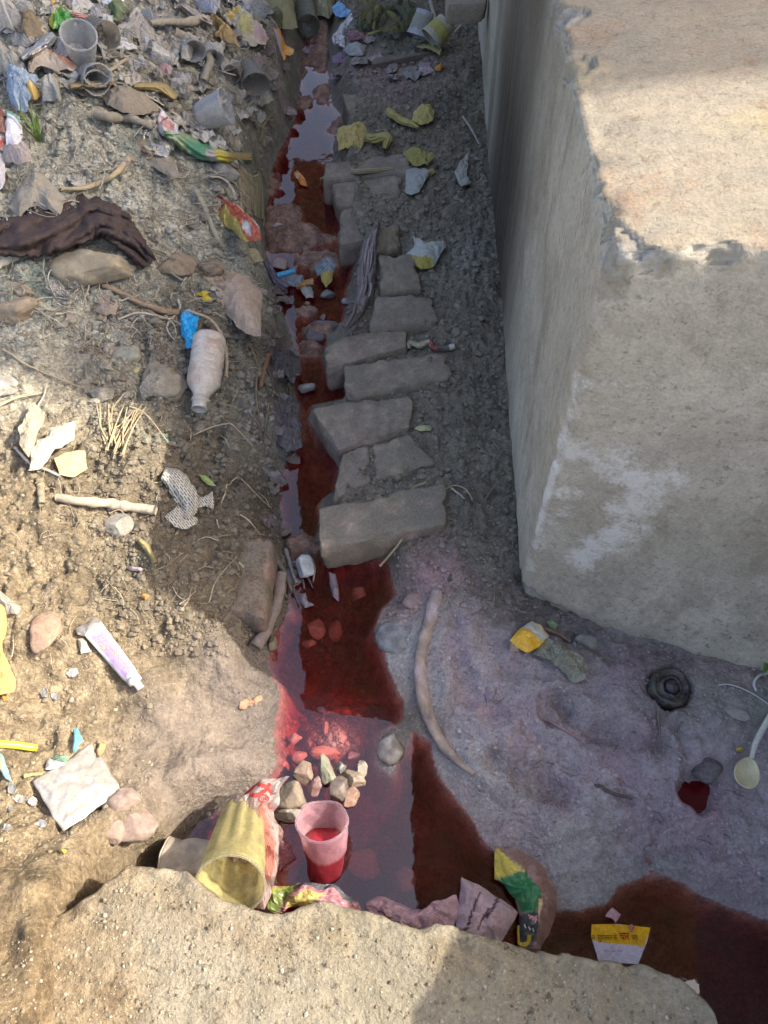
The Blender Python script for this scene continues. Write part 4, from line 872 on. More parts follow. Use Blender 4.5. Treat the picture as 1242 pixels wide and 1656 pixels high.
# curved strip half buried in the mud
strip_px = [(708,957),(697,1000),(683,1045),(679,1085),(686,1135),(705,1185),(738,1228),(768,1252)]
w = Gm(strip_px, .004); n = 60; p = spline(w, n); p[:, 2] = np.convolve(np.pad(p[:, 2], 4, 'edge'), np.ones(9)/9, 'valid')-.002
V, F = tube_geo(p, np.interp(np.linspace(0, 1, n), [0,.06,.3,.7,1], [.009,.0115,.010,.009,.004]), 14, .35, 3, .9)
cl = jitter_cols(len(V), (.36,.28,.23), .2, 3); k = sst(-.1, .4, fbm(V[:, 0]*18, V[:, 1]*18, octv=3, seed=5))[:, None]; cl = (cl*(1-k)+np.array((.46,.36,.37))*k)*(1+.7*fbm(V[:, 0]*75, V[:, 1]*75, V[:, 2]*75, 4, 8))[:, None]; cl = np.clip(cl, .02, 1)
tag(mk('curved_hoop', V, F, LEATHERY, cols=cl, fattr={'Dirt': np.full(len(V), .4)}), 'long curved pinkish brown strip half buried in the mud beside the pool', 'curved strip')
# right-hand mud flat
wp = scrap('wrapper', 'clear greenish crumpled wrapper with a yellow end beside the concrete block', 'wrapper', L((165,325),(235,250),(300,285),(370,330),(422,390),(412,452),(352,460),(300,400),(240,360)), (.40,.40,.30), FILM, lift=.008, dome=.012, cr_=.008, nang=50, rings=10, dirt=.45, freq=60)
scrap('flap', None, None, L((66,270),(110,222),(172,183),(212,205),(245,252),(200,295),(152,324),(100,300)), (.72,.40,.02), PLASTIC, lift=.012, dome=.008, cr_=.003, parent=wp, dirt=.12, nang=40, regions=[((.50,.47,.38), L((120,215),(172,180),(250,250),(205,275)))])
scrap('paper_scrap', 'pale scrap peeking from under the yellow end of the wrapper', 'paper', L((62,320),(80,262),(100,300),(112,318)), (.42,.33,.26), PAPER, nang=18, rings=4)
stone('stone', 'flat grey stone shard in the gap under the concrete block', 'stone', *L((425,280))[0], (.020,.013,.008), (.22,.22,.20), rz=-.4, dirt=.3)
scrap('leaf', 'small green leaf in the gap under the block corner', 'leaf', L((232,185),(262,178),(285,205),(270,222),(245,208)), (.22,.30,.15), LEAF, nang=18, rings=4, dirt=.1)
twig('twig', 'rusty twig lying under the block edge', 'twig', L((225,215),(290,240),(345,275)), .0035, .0025, (.20,.12,.09))
def plug():
    g = P(1083, 1112, .048); base = g-np.array((0, 0, .018)); tp = g+np.array((.001, -.002, .016))
    root = thing('rubber_plug', base, 'round black rubber plug stuck in the mud in front of the block', 'plug')
    prof = [(.0005,.018),(.006,.019),(.011,.021),(.0125,.026),(.016,.027),(.018,.022),(.020,.021),(.024,.026),(.027,.027),(.030,.022),(.031,.0)]
    V, F, _ = lathe(prof, base, tp, 40, 0, 0, (0,1), (1,1), .16, 4); mk('cap', V, F, RUBBER, root, cols=jitter_cols(len(V), (.016,.017,.019), .3, 1), fattr={'Dirt': np.full(len(V), .4)})
    V, F, _ = lathe([(.0005,.032),(.006,.031),(.0095,.028),(.010,.02)], base, tp, 26, 0, 0, (0,1), (1,1), .14, 5); mk('knob', V, F, RUBBER, root, cols=jitter_cols(len(V), (.03,.032,.035), .3, 2), fattr={'Dirt': np.full(len(V), .15)})
plug()
def spoon():
    z = .072; q = L((1150,868),(1175,775),(1195,715),(1260,600)); w = Pl(q, z); root = thing('spoon', w[0]-np.array((0,0,.01)), 'clear yellowish plastic spoon at the right edge of the mud', 'spoon')
    ax = w[1]-w[0]; ax /= np.linalg.norm(ax); sd = np.cross(ax, (0, 0, 1)); n = 12; m = 26; vs = [w[0]-np.array((0, 0, .006))]
    for r in np.linspace(0, 1, n)[1:]:
        for a in np.linspace(0, 2*math.pi, m, endpoint=False): vs.append(w[0]+ax*math.cos(a)*.0225*r+sd*math.sin(a)*.0165*r*(1-.18*math.cos(a))+np.array((0, 0, -.006*(1-r*r))))
    F = [(0, 1+i, 1+(i+1) % m) for i in range(m)]+[(1+k*m+i, 1+(k+1)*m+i, 1+(k+1)*m+(i+1) % m, 1+k*m+(i+1) % m) for k in range(n-2) for i in range(m)]
    mk('bowl', vs, F, PLASTIC, root, cols=jitter_cols(len(vs), (.62,.56,.34), .1, 3), thick=.0014, fattr={'Dirt': np.full(len(vs), .35)})
    V, F = tube_geo(spline([w[0]+ax*.020, w[1], w[2], w[3]], 20), np.linspace(.0032, .0045, 20), 8, .0, 1, .5); mk('handle', V, F, PLASTIC, root, cols=jitter_cols(len(V), (.66,.65,.58), .1, 4), fattr={'Dirt': np.full(len(V), .25)})
spoon()
twig('wire', 'thin white wire curling across the mud at the right edge', 'wire', L((1015,472),(1060,468),(1110,482),(1180,515),(1245,560)), .0012, .0012, (.52,.52,.52), PLASTIC, lift=.004, rough=0, n=40, seg=6)
twig('wire', 'short curled white strip above the thin wire at the right edge', 'wire', L((1245,415),(1200,430),(1178,465),(1190,500)), .0022, .0018, (.55,.55,.55), PLASTIC, lift=.006, rough=0)
scrap('leaf', 'green leaf poking in at the right edge under the block', 'leaf', [(1232,1090),(1240,1050),(1252,1040),(1252,1075)], (.16,.22,.05), LEAF, lift=.02, dome=.004, nang=16, rings=4, dirt=.1)
twig('twig', 'thin upright dark stick lying below the rubber plug', 'twig', L((742,590),(750,680),(757,775)), .0018, .0012, (.15,.13,.12))
twig('straw', 'pink stained straw lying on the mud left of the plug', 'straw', L((235,630),(300,665),(395,722)), .0022, .0015, (.36,.20,.21))
twig('twig', 'dark cracked twig pressed in the mud below the straw', 'twig', L((470,930),(540,965),(625,988)), .0028, .0018, (.10,.08,.085))
twig('twig', 'pale grass stem in the red hollow near the curved strip', 'twig', L((300,850),(340,870),(385,875)), .0014, .001, (.33,.29,.28))
stone('stone', 'pale flat pebble half sunk left of the spoon', 'stone', *L((1098,600))[0], (.020,.010,.006), (.33,.31,.28), rz=-.4)
scrap('paper_scrap', 'tiny yellow corner scrap beside the spoon bowl', 'paper', L((1098,755),(1126,752),(1128,778),(1100,775)), (.55,.40,.10), PAPER, nang=12, rings=3, dirt=.2)
stone('mud_lump', 'dark clod at the rim of the deep red puddle', 'mud lump', *L((965,860))[0], (.022,.018,.012), (.11,.10,.11), rz=.3, dirt=.5, sub=3)
# red puddle in the hollow
def puddle(px, py, z, rx, ry, label):
    c = P(px, py, z); a = np.linspace(0, 2*math.pi, 32, endpoint=False); k = 1+.12*fbm(np.cos(a)*2, np.sin(a)*2, octv=2, seed=int(px))
    V = np.vstack([c, np.stack([c[0]+rx*k*np.cos(a), c[1]+ry*k*np.sin(a), np.full(32, z)], -1)]); o = mk('puddle', V, [(0, 1+i, 1+(i+1) % 32) for i in range(32)], PUD, smooth=False); tag(o, kind='structure')
pm = NT('puddle_liquid'); gl = pm.bsdf((.085,.005,.008), .08, None, .35); PUD = pm.out(gl)
puddle(1128, 1278, .022, .038, .038, '')
# soaked twigs, white stone, stick at the narrow place
stone('stone', 'pale bluish white block of stone wedged in the narrow channel', 'stone', 495, 919, (.019,.026,.018), (.40,.43,.44), rz=.25, z=.02, dirt=.2, cuts=12)
twig('stick', 'thick grey stick slanting down to the left shore of the pool', 'stick', [(455,930),(450,965),(434,1010),(412,1048)], .010, .011, (.22,.18,.17), z=None, lift=.012, n=26, rough=.3)
twig('twig', 'dark twig beside the white stone', 'twig', [(447,905),(462,930),(473,958)], .005, .003, (.12,.11,.11), lift=.008)
twig('twig', 'wet splinter left of the white stone', 'twig', [(462,888),(470,915),(480,945)], .004, .003, (.20,.19,.20), lift=.008)
scrap('bark_scrap', 'purple wet bark scrap floating below the white stone', 'bark', Hc((355,125),(385,130),(395,180),(400,255),(375,235),(362,180)), (.20,.16,.20), LEATHERY, lift=.004, dome=.004, nang=20, rings=4)
scrap('film_scrap', 'dark curled film scrap at the left of the dark reflection', 'film', Hc((230,225),(255,220),(265,250),(290,270),(255,278),(235,255)), (.16,.15,.19), PLASTIC, lift=.003, dome=.005, nang=20, rings=4)

for k in range(16):
    x = 462+rng.uniform(-12, 62); y = 893+rng.uniform(-12, 62)
    if k < 9: twig('soaked_twig', 'soaked dark twig in the tangle around the pale white stone', 'twig', [(x, y), (x+rng.uniform(-14, 18), y+rng.uniform(8, 20)), (x+rng.uniform(-14, 22), y+rng.uniform(24, 44))], .0028, .0014, rng.choice([(.09,.08,.08),(.16,.14,.14),(.26,.25,.27)]), LEATHERY, lift=.006, n=12, seg=6, group='soaked twigs around the white stone')

# ------------------------------------------------------------------ left bank, near part
OCH = (.62,.40,.14)
scrap('peel', 'ochre torn card piece cut by the left edge beside the sunlit soil', 'card', Gc((-40,95),(12,105),(32,125),(28,240),(20,330),(48,390),(74,450),(66,515),(0,528),(-40,520)), OCH, PAPER, lift=.012, dome=.012, cr_=.004, nang=50, rings=10, dirt=.25, curl=.006)
scrap('film_scrap', 'crinkled clear film above the ochre card at the left edge', 'film', Gc((-30,30),(20,50),(60,90),(95,120),(80,165),(30,160),(-30,100)), (.55,.52,.45), FILM, lift=.006, dome=.012, cr_=.009, nang=40, dirt=.3, freq=60)
def tube_pack():
    q = Gc((372,232),(462,186),(640,425),(585,478)); zt = [.135,.135,.125,.125]
    g = [G(a, b, .012) for a, b in q]; root = thing('toothpaste_tube', np.mean(g, 0)-np.array((0, 0, .012)), 'squeezed purple and white toothpaste tube lying on the sunlit soil', 'tube')
    n, m = 26, 20; u = np.linspace(0, 1, n); A0, B0, B1, A1 = [np.array(x) for x in g]
    vs = []; cols = []
    rr = np.random.default_rng(3)
    up = np.array((0, 0, 1.0))
    for i in range(n):
        Lp = A0+(A1-A0)*u[i]; Rp = B0+(B1-B0)*u[i]; c = (Lp+Rp)/2; h = (Rp-Lp)/2
        if u[i] > .86: h = h*(1-.45*((u[i]-.86)/.14)**2)
        th = .0015+.010*min(1, u[i]*1.35)**.8
        for j in range(m):
            a = 2*math.pi*j/m; ca, sa = math.cos(a), math.sin(a)
            vs.append(c+h*ca+up*(th*np.sign(sa)*abs(sa)**.7)+up*.0012*float(vn(np.array([u[i]*9]), np.array([ca*2]), seed=9)[0]))
            pr = sa > .0 and abs(ca) < .72 and .14 < u[i] < .93
            cols.append((.36,.25,.60) if pr else (.74,.72,.74))
    F = [tuple(f) for f in gridfaces(n, m, wrapv=True)]+[tuple(range(m-1, -1, -1)), tuple((n-1)*m+j for j in range(m))]
    body = mk('body', vs, F, PLASTIC, root, cols=np.array(cols), fattr={'Dirt': np.full(len(vs), .18)})
    b = g[2]*.5+g[3]*.5; d = (b-(g[0]+g[1])/2); d /= np.linalg.norm(d)
    V, F, _ = lathe([(.0005,.0),(.010,.0),(.010,.008),(.0055,.010),(.0055,.020),(.0005,.020)], b-d*.004, b+d*.016, 20); mk('nozzle', V, F, PLASTIC, root, cols=jitter_cols(len(V), (.66,.62,.55), .1, 1), fattr={'Dirt': np.full(len(V), .3)})
    scrap('crimp', None, None, Gc((348,222),(372,205),(440,170),(465,186),(455,205),(385,250),(360,245)), (.42,.40,.37), FOIL, lift=.012, dome=.003, cr_=.004, parent=root, dirt=.8, nang=26, rings=5)
    sf = surf_of(body, .0008); GO = (.55,.40,.18)
    # worn gilt lettering in two lines, part rubbed off
    def Q(s, w): a = np.array(q[0])*(1-w)+np.array(q[1])*w; b_ = np.array(q[3])*(1-w)+np.array(q[2])*w; return tuple(a*(1-s)+b_*s)
    for row, s0, s1 in ((.64, .12, .62), (.50, .15, .72)):
        s_ = s0
        while s_ < s1:
            ln = rr.uniform(.02, .035); k = rr.integers(0, 3)
            pts = [Q(s_, row-.05), Q(s_, row+.05), Q(s_+ln*.8, row+.04)] if k == 0 else ([Q(s_, row+.05), Q(s_+ln*.8, row), Q(s_, row-.05)] if k == 1 else [Q(s_, row-.05), Q(s_+ln*.5, row+.05), Q(s_+ln, row-.05)])
            stroke('print_mark', pts, .0006, GO, body, srf=sf); s_ += ln+.018
    for k in range(9):
        s_ = .26+.1*rr.random(); w_ = .18+.18*rr.random(); stroke('print_mark', [Q(s_, w_), Q(s_+.04, w_+.04)], .0010, (.48,.36,.22), body, srf=sf)
    for k in range(3): stroke('print_mark', [Q(.80+.035*k, .35), Q(.80+.035*k, .50), Q(.82+.035*k, .45)], .0006, (.62,.45,.35), body, srf=sf)
tube_pack()
scrap('paper_scrap', 'small cream paper corner under the toothpaste tube', 'paper', Gc((358,262),(385,258),(422,318),(372,334)), (.62,.57,.45), PAPER, nang=20, rings=4, dirt=.2)
stone('brick_piece', 'weathered reddish brick piece sunk in the sunlit soil', 'brick', *Gc((195,240))[0], (.026,.034,.016), (.33,.21,.145), sink=.45, dirt=.6, sub=4)
scrap('leaf_bit', 'orange leaf bit below the ochre card at the left edge', 'leaf', Gc((8,535),(22,525),(40,532),(20,548)), (.55,.28,.05), LEAF, nang=12, rings=3, dirt=.1)
twig('drinking_straw', 'bright yellow drinking straw pointing in from the left edge', 'straw', Gc((-40,740),(60,747),(172,762)), .0048, .0048, (.78,.70,.05), PLASTIC, lift=.006, rough=.03, seg=14, dirt=.12)
scrap('wrapper', 'blue and yellow wrapper strip at the left edge below the straw', 'wrapper', Gc((-25,775),(12,790),(32,830),(48,890),(55,920),(30,905),(5,865),(-25,860)), (.20,.40,.46), PLASTIC, regions=[((.70,.62,.15), Gc((-30,800),(14,815),(25,860),(-30,870)))], nang=40, dirt=.15, curl=.006)
scrap('foil_scrap', 'teal torn foil scrap above the clear plastic sachet', 'foil', Gc((340,678),(352,672),(368,695),(385,735),(370,745),(350,785),(336,782),(342,735)), (.13,.36,.42), PLASTIC, nang=26, rings=5, dirt=.15, curl=.004)
cp = scrap('crushed_closure', 'white and green crushed cap beside the plastic sachet', 'cap', Gc((208,858),(212,822),(230,812),(300,832),(285,846),(225,858)), (.68,.66,.62), PLASTIC, lift=.006, dome=.006, cr_=.003, nang=30, rings=6, dirt=.15)
scrap('label', None, None, Gc((236,808),(255,795),(300,793),(316,812),(300,830),(262,826)), (.25,.42,.30), FILM, lift=.008, dome=.005, cr_=.003, parent=cp, nang=26, rings=5, dirt=.15)
sach = scrap('plastic_sachet', 'square clear silvery plastic sachet lying flat on the soil', 'sachet', Gc((150,917),(285,830),(420,740),(440,802),(462,795),(508,880),(556,962),(430,1050),(290,1144),(215,1030)), (.60,.55,.48), FOIL, lift=.006, dome=.006, cr_=.004, nang=80, rings=18, dirt=.3, freq=11, thick=.0005, smooth=True)
scrap('peel', 'small orange peel bit at the top corner of the sachet', 'peel', Gc((440,775),(455,742),(482,750),(478,785),(460,800),(450,795)), (.52,.33,.16), LEAF, nang=18, rings=4, dirt=.2)
twig('straw', 'pale straw sticking out under the left corner of the sachet', 'straw', Gc((110,890),(150,882),(200,880)), .0028, .002, (.42,.32,.15))
for lab, x, y, s in [('muddy stone below the right corner of the sachet',565,1010,(.022,.018,.012)),('muddy reddish stone next to the shaded paper cup',600,1110,(.034,.022,.014)),('small muddy stone left of the reddish stone',520,1150,(.014,.022,.010))]:
    stone('stone', lab, 'stone', *Gc((x, y))[0], s, (.30,.215,.18), sink=.4, dirt=.7, sub=4, cuts=5, mat=STONE)
scrap('petal', 'curled dry petal on the wet brown mud by the pool', 'petal', Gc((1095,580),(1100,555),(1130,545),(1170,550),(1190,520),(1200,545),(1170,570),(1120,585)), (.48,.30,.19), LEAF, lift=.006, dome=.004, cr_=.004, nang=30, rings=5, dirt=.1, curl=.008)
scrap('leaf_bit', 'yellow leaf fleck on the soil in the lower left', 'leaf', Gc((275,1235),(290,1225),(310,1235),(295,1250)), (.62,.48,.08), LEAF, nang=12, rings=3, dirt=.05)
FB = ['below the sachet, left of two','under the sachet left corner','left of the sachet bottom','at the lower left edge','near the sachet bottom corner','beside the middle of the tube','left of the tube, upper of two','left of the tube, lower of two','left of the sachet corner']
for k, (x, y) in enumerate([(50,1040),(155,1010),(95,1000),(30,1125),(200,1110),(335,425),(205,510),(250,530),(60,950)]):
    q = Gc((x, y))[0]; r = rng.uniform(5, 9); scrap('film_scrap', 'tiny glinting film bit in sunlit soil '+FB[k], 'film', [(q[0]+r*math.cos(a)*rng.uniform(.6, 1.3), q[1]+r*math.sin(a)*rng.uniform(.6, 1.2)) for a in np.linspace(0, 6.28, 7)[:-1]], (.50,.48,.44), FOIL, lift=.002, dome=.001, cr_=.003, nang=16, rings=3, dirt=.4, group='film bits in the sunlit soil', curl=.003)
# sunlit dry leaves and straw
scrap('dry_leaf', 'curled cream dry leaf at the left edge above the stick', 'leaf', E((92,275),(125,225),(165,168),(218,208),(205,260),(165,300),(168,380),(138,412),(100,350)), (.52,.44,.31), LEAF, lift=.012, dome=.012, cr_=.005, nang=46, rings=8, dirt=.15, curl=.015)
scrap('dry_leaf', 'broad whitish flaking leaf beside the tan card', 'leaf', E((138,470),(150,410),(182,330),(240,272),(352,238),(345,300),(322,340),(262,372),(225,420),(180,455)), (.58,.52,.42), PAPER, lift=.014, dome=.014, cr_=.005, nang=50, rings=9, dirt=.35, curl=.012)
scrap('card_piece', 'flat tan card piece on the sunlit soil above the stick', 'card', E((248,398),(300,375),(388,360),(402,448),(335,487),(272,472)), (.62,.47,.26), PAPER, lift=.01, dome=.004, cr_=.002, nang=40, dirt=.12)
twig('stick', 'pale peeled stick lying across the shadow line on the left', 'stick', E((262,578),(350,592),(490,605),(600,622),(712,636)), .0065, .0075, (.50,.41,.30), lift=.010, n=40, rough=.18, knots=3, seg=12)
twig('twig', 'thin pale twig beside the whitish leaf', 'twig', E((70,350),(120,405),(175,450),(275,482)), .0026, .002, (.50,.44,.36), lift=.008)
twig('stick', 'short grey stub stick standing below the whitish leaf', 'stick', E((178,485),(188,530),(192,610)), .006, .005, (.33,.27,.18), lift=.01)
for k in range(16):
    x0 = 500+rng.uniform(-25, 60); a = rng.uniform(-1.0, .7)
    q = E((x0, 330+rng.uniform(-20, 60)), (x0+25+60*a, 255), (x0+55+110*a, 165+rng.uniform(-20, 25)))
    twig('straw', 'dry straw in the sunlit bunch left of the bottle', 'straw', q, .0015, .0008, (.50,.40,.24), lift=.006+.004*(k % 3), group='dry straws in the sunlit bunch', n=10, seg=6, arch=.001)
for lab, q, r, c in [('thin straw stalk slanting from the sunlit bunch',E((590,160),(670,205),(770,330)),.0022,(.50,.42,.28)),('pale root string at the far left above the dry leaves',E((0,160),(80,130),(195,100)),.002,(.50,.42,.28)),('bent grass stem right of the green leaf',E((1010,600),(1080,492),(1150,545),(1240,632)),.0016,(.50,.42,.28)),
   ('angled dry stem below the bottle neck',E((880,290),(1020,250),(1110,300),(1175,378)),.002,(.48,.40,.27)),('small straw under the angled dry stem',E((1010,295),(1048,352)),.002,(.48,.40,.27)),('grey twig leaning at the left shore of the channel',E((1130,180),(1190,260),(1242,320)),.003,(.24,.21,.19)),
   ('dry root forking across the soil at the far left',C((10,745),(130,830),(260,885),(390,930)),.003,(.36,.30,.22)),('thin stem under the forking root',C((0,1000),(100,965),(195,945)),.0022,(.45,.38,.26)),('forked pale stem above the dry leaves',C((170,1014),(205,960),(210,915)),.0024,(.50,.42,.30)),
   ('pale broken straw near the bottle shoulder',C((1060,985),(1112,935)),.0022,(.45,.38,.3)),('straw on the soil left of the bottle',C((520,1010),(590,945)),.0024,(.52,.44,.3)),('thin dark stem right of the bottle',C((1140,730),(1190,850),(1240,960)),.0024,(.24,.19,.13)),
   ('green grass blade lying over the sunken brick',E((1090,870),(1150,950),(1185,1005),(1242,1030)),.0022,(.42,.42,.26)),('thin grass stem on the sunken brick',E((955,1055),(990,960),(1080,850)),.0014,(.40,.36,.25)),('dry stem crossing the left brick edge',E((1095,655),(1140,690),(1190,750)),.0018,(.50,.44,.34)),
   ('small bent straw above the sunken brick',E((990,680),(1000,720)),.0018,(.5,.42,.3)),('thin arched grass stem above the grey clod',E((500,650),(550,640),(585,680)),.0014,(.45,.36,.25))]:
    twig('dry_stalk', lab, 'stem', q, r*.75, r*.4, c, lift=.005, n=22, seg=6, arch=.003)
stone('mud_lump', 'grey crumbly clod below the right half of the pale stick', 'mud lump', *E((545,705))[0], (.022,.02,.014), (.27,.25,.215), dirt=.4, sub=4, cuts=3)
# newspaper
news = NT('newsprint'); bt = news.n('ShaderNodeTexBrick'); bt.offset = .37; bt.inputs['Scale'].default_value = 1; bt.inputs['Brick Width'].default_value = .009; bt.inputs['Row Height'].default_value = .0036; bt.inputs['Mortar Size'].default_value = .0011; bt.inputs['Mortar Smooth'].default_value = .3
news.put(bt.inputs['Vector'], news.mapping((1, 1, 1), rot=(0, 0, .85))); news.put(bt.inputs['Color1'], (.10,.095,.085)); news.put(bt.inputs['Color2'], (.20,.19,.17)); news.put(bt.inputs['Mortar'], (.50,.48,.42))
ncol = news.mix(news.mr(news.noise(60, 4), .5, .7, 0, .6), bt.outputs[0], (.33,.29,.23)); NEWS = news.out(news.bsdf(ncol, .9, news.bump(news.noise(80, 4), .3, .001), .15))
nw = thing('newspaper_scrap', G(*E((840,600))[0]), 'twisted torn strip of printed newspaper on the shaded soil', 'newspaper')
ribbon('strip', None, None, E((742,470),(790,490),(835,550),(862,610),(850,672)), [10,19,19,17,10], (.4,.4,.35), NEWS, lift=.008, bulge=.012, fold=.003, parent=nw, twist=[.006,.0,-.004,.004])
scrap('flap', None, None, E((752,668),(812,618),(850,652),(905,672),(895,705),(852,726),(795,715)), (.4,.4,.35), NEWS, lift=.010, dome=.006, cr_=.004, parent=nw, nang=36)
scrap('flap', None, None, E((892,570),(930,580),(972,550),(976,640),(940,622),(905,625),(880,650),(870,640)), (.4,.38,.33), NEWS, lift=.008, dome=.006, cr_=.004, parent=nw, nang=36)
scrap('leaf', 'fresh pale green leaf right of the newspaper strip', 'leaf', E((910,472),(938,476),(965,497),(987,527),(950,520),(925,500)), (.36,.45,.17), LEAF, lift=.008, dome=.004, cr_=.001, nang=24, rings=5, dirt=.05)
ribbon('seed_pod', 'yellowish seed pod pressed in the dark soil', 'pod', E((635,770),(665,800),(690,840),(705,875)), [4,6,4,5], (.36,.30,.13), LEAF, lift=.005, bulge=.006, fold=.001)
scrap('leaf_bit', 'orange leaf fleck on the shaded soil left of the sunken brick', 'leaf', E((640,1030),(658,1020),(682,1030),(665,1046)), (.55,.25,.08), LEAF, nang=14, rings=3, dirt=.05)
scrap('paper_scrap', 'small pinkish white paper fleck on the shaded soil', 'paper', E((580,900),(610,895),(655,905),(640,914),(600,912)), (.52,.40,.38), PAPER, nang=16, rings=3, dirt=.1)
# bottle
def bottle():
    sh, bs = P(340,545,.185), P(322,662,.155); root = thing('plastic_bottle', (bs+sh)/2-np.array((0, 0, .03)), 'dusty grey plastic bottle lying with its open neck towards the viewer', 'bottle')
    Lh = np.linalg.norm(bs-sh); R = .030
    pr = [(.0005,.004),(.018,.002),(.026,.0),(R*.98,.005)]
    for t in np.linspace(.06, .62, 44): pr.append((R*(1-.065*max(0, math.sin(t*62))**2), Lh*t))
    for t in np.linspace(0, 1, 14)[1:]: pr.append((R-(R-.0135)*(t*t*(3-2*t)), Lh*(.62+.22*t)))
    V, F, fr = lathe(pr, sh, bs, 44, 0, 0, (0,1), (1,.92), .05, 6)
    col = jitter_cols(len(V), (.50,.455,.415), .12, 2); k = sst(-.1, .4, fbm(V[:, 0]*30, V[:, 1]*30, V[:, 2]*30, 3, 8))[:, None]; col = col*(1-k)+np.array((.42,.33,.27))*k
    mk('body', V, F, PLASTIC, root, cols=col, fattr={'Dirt': np.full(len(V), .28)})
    V, F, _ = lathe([(.0135,Lh*.835),(.0135,Lh*.87),(.0155,Lh*.875),(.0155,Lh*.89),(.0125,Lh*.895),(.0125,Lh*.915),(.0135,Lh*.92),(.0125,Lh*.94),(.0135,Lh*.955),(.0125,Lh*.97),(.0130,Lh),(.0112,Lh),(.0105,Lh*.85)], sh, bs, 30); mk('neck', V, F, PLASTIC, root, cols=jitter_cols(len(V), (.46,.44,.40), .1, 3), fattr={'Dirt': np.full(len(V), .3)})
bottle()
scrap('foil_scrap', 'bright blue crumpled foil scrap beside the bottle base', 'foil', C((818,602),(840,580),(862,573),(892,590),(914,612),(900,650),(892,700),(904,728),(875,745),(848,740),(828,690),(822,640)), (.02,.33,.68), PLASTIC, lift=.018, dome=.014, cr_=.009, nang=44, rings=9, dirt=.02, freq=70)
scrap('paper_wrapper', 'pale brown crumpled paper wrapper above the bottle', 'wrapper', C((932,458),(1000,425),(1082,392),(1140,430),(1192,480),(1194,590),(1190,692),(1140,685),(1085,650),(1040,600),(1000,540),(975,490)), (.48,.38,.30), PAPER, lift=.018, dome=.026, cr_=.006, nang=56, rings=12, dirt=.3, freq=26)
twig('root', 'brown root running down to the blue foil scrap', 'root', C((470,455),(530,480),(640,535),(730,568),(812,582)), .0045, .0065, (.30,.22,.15), lift=.010, n=40, rough=.3, seg=10)
twig('string', 'thin pale string looping above the blue foil scrap', 'string', C((540,612),(620,582),(700,590),(775,610),(805,585),(822,555),(812,518)), .0016, .0028, (.46,.40,.33), lift=.008, n=40, rough=.1, seg=6)
twig('dry_stalk', 'long curved stem hooking over the bottle', 'stem', C((850,572),(900,585),(960,612),(1005,670),(1030,740),(1036,810),(1030,880)), .0026, .0036, (.42,.34,.26), lift=.03, n=44, rough=.12)
for lab, q in [('upper of two yellow petals above the bottle',((893,495),(920,483),(955,487),(930,503))),('lower of two yellow petals above the bottle',((912,522),(945,508),(980,520),(945,532)))]: scrap('petal', lab, 'petal', C(*q), (.66,.52,.06), LEAF, lift=.008, nang=16, rings=4, dirt=.02)
# cloth
cl = ribbon('cloth', 'dark purple brown rag lying twisted across the rubbish heap', 'rag', [(-30,388),(20,385),(70,378),(120,362),(160,352),(190,368),(215,395),(240,428)], [24,31,34,34,30,26,19,14], (.060,.044,.045), CLOTHM, lift=.010, bulge=.024, fold=.014, style='cloth', n=110, m=40, thick=.003, dirt=.12, seed=5)
# rocks on the left bank
for lab, x, y, s, c, rz in [('wide tan muddy rock below the dark rag',150,438,(.085,.05,.035),(.32,.28,.20),.1),('rounded tan rock at the left edge below the rag',22,505,(.045,.034,.026),(.36,.28,.20),.2),('brown lumpy rock right of the rag end',285,432,(.04,.028,.022),(.26,.20,.145),.1),('brown rock behind the paper wrapper',338,432,(.032,.024,.02),(.25,.20,.15),.4),
   ('grey green stone left of the bottle',205,575,(.026,.02,.016),(.27,.27,.22),.3),('muddy boulder between the stone and the bottle',265,620,(.04,.045,.025),(.27,.24,.19),.4),('flat pale stone at the left edge under the forking root',10,622,(.03,.022,.012),(.38,.38,.34),.3),('pale brown shard above the tan rock at left',36,472,(.022,.014,.010),(.36,.30,.23),-.4)]:
    stone('rock', lab, 'rock', x, y, s, c, rz=rz, sink=.42, dirt=.8, sub=4, cuts=6)
scrap('plate_shard', 'pale plate shard at the left edge under the dark rag', 'shard', C((-30,285),(35,288),(75,300),(97,330),(60,350),(20,375),(-30,405)), (.50,.49,.42), PAPER, lift=.01, dome=.012, nang=36, dirt=.3, smooth=True)
ribbon('plastic_strip', 'white wrinkled plastic strip on the soil below the tan rock', 'strip', C((205,460),(250,480),(290,490),(325,515)), [5,9,6,3], (.56,.54,.52), FILM, lift=.008, bulge=.006, fold=.003, dirt=.2)
twig('string', 'thin white string hanging from the wrinkled plastic strip', 'string', C((245,490),(250,530),(280,550),(320,558)), .0014, .0012, (.52,.50,.47), n=20, seg=6)
scrap('paper_scrap', 'pinkish brown paper scrap near the root', 'paper', C((428,575),(455,545),(505,522),(545,548),(530,590),(480,592)), (.42,.33,.27), PAPER, dome=.01, nang=30, dirt=.4)
scrap('paper_scrap', 'folded grey brown scrap left of the pinkish one', 'paper', C((262,662),(295,630),(318,568),(345,600),(357,632),(345,642),(310,645)), (.38,.34,.28), PAPER, dome=.008, nang=30, dirt=.4, curl=.008)
scrap('film_scrap', 'torn clear film trampled into the soil above the straw bunch', 'film', C((400,940),(470,930),(490,890),(530,930),(510,980),(440,995)), (.36,.33,.28), FILM, dome=.008, nang=34, dirt=.6)
scrap('film_scrap', 'grey film folded upright left of the bottle neck', 'film', C((640,930),(700,870),(740,870),(785,960),(770,985),(700,960),(660,990)), (.36,.345,.30), FILM, lift=.01, dome=.012, nang=34, dirt=.5, curl=.01)
stone('stone', 'yellow speckled pebble on the soil left of the bottle', 'stone', *C((628,845))[0], (.008,.010,.006), (.50,.45,.25))
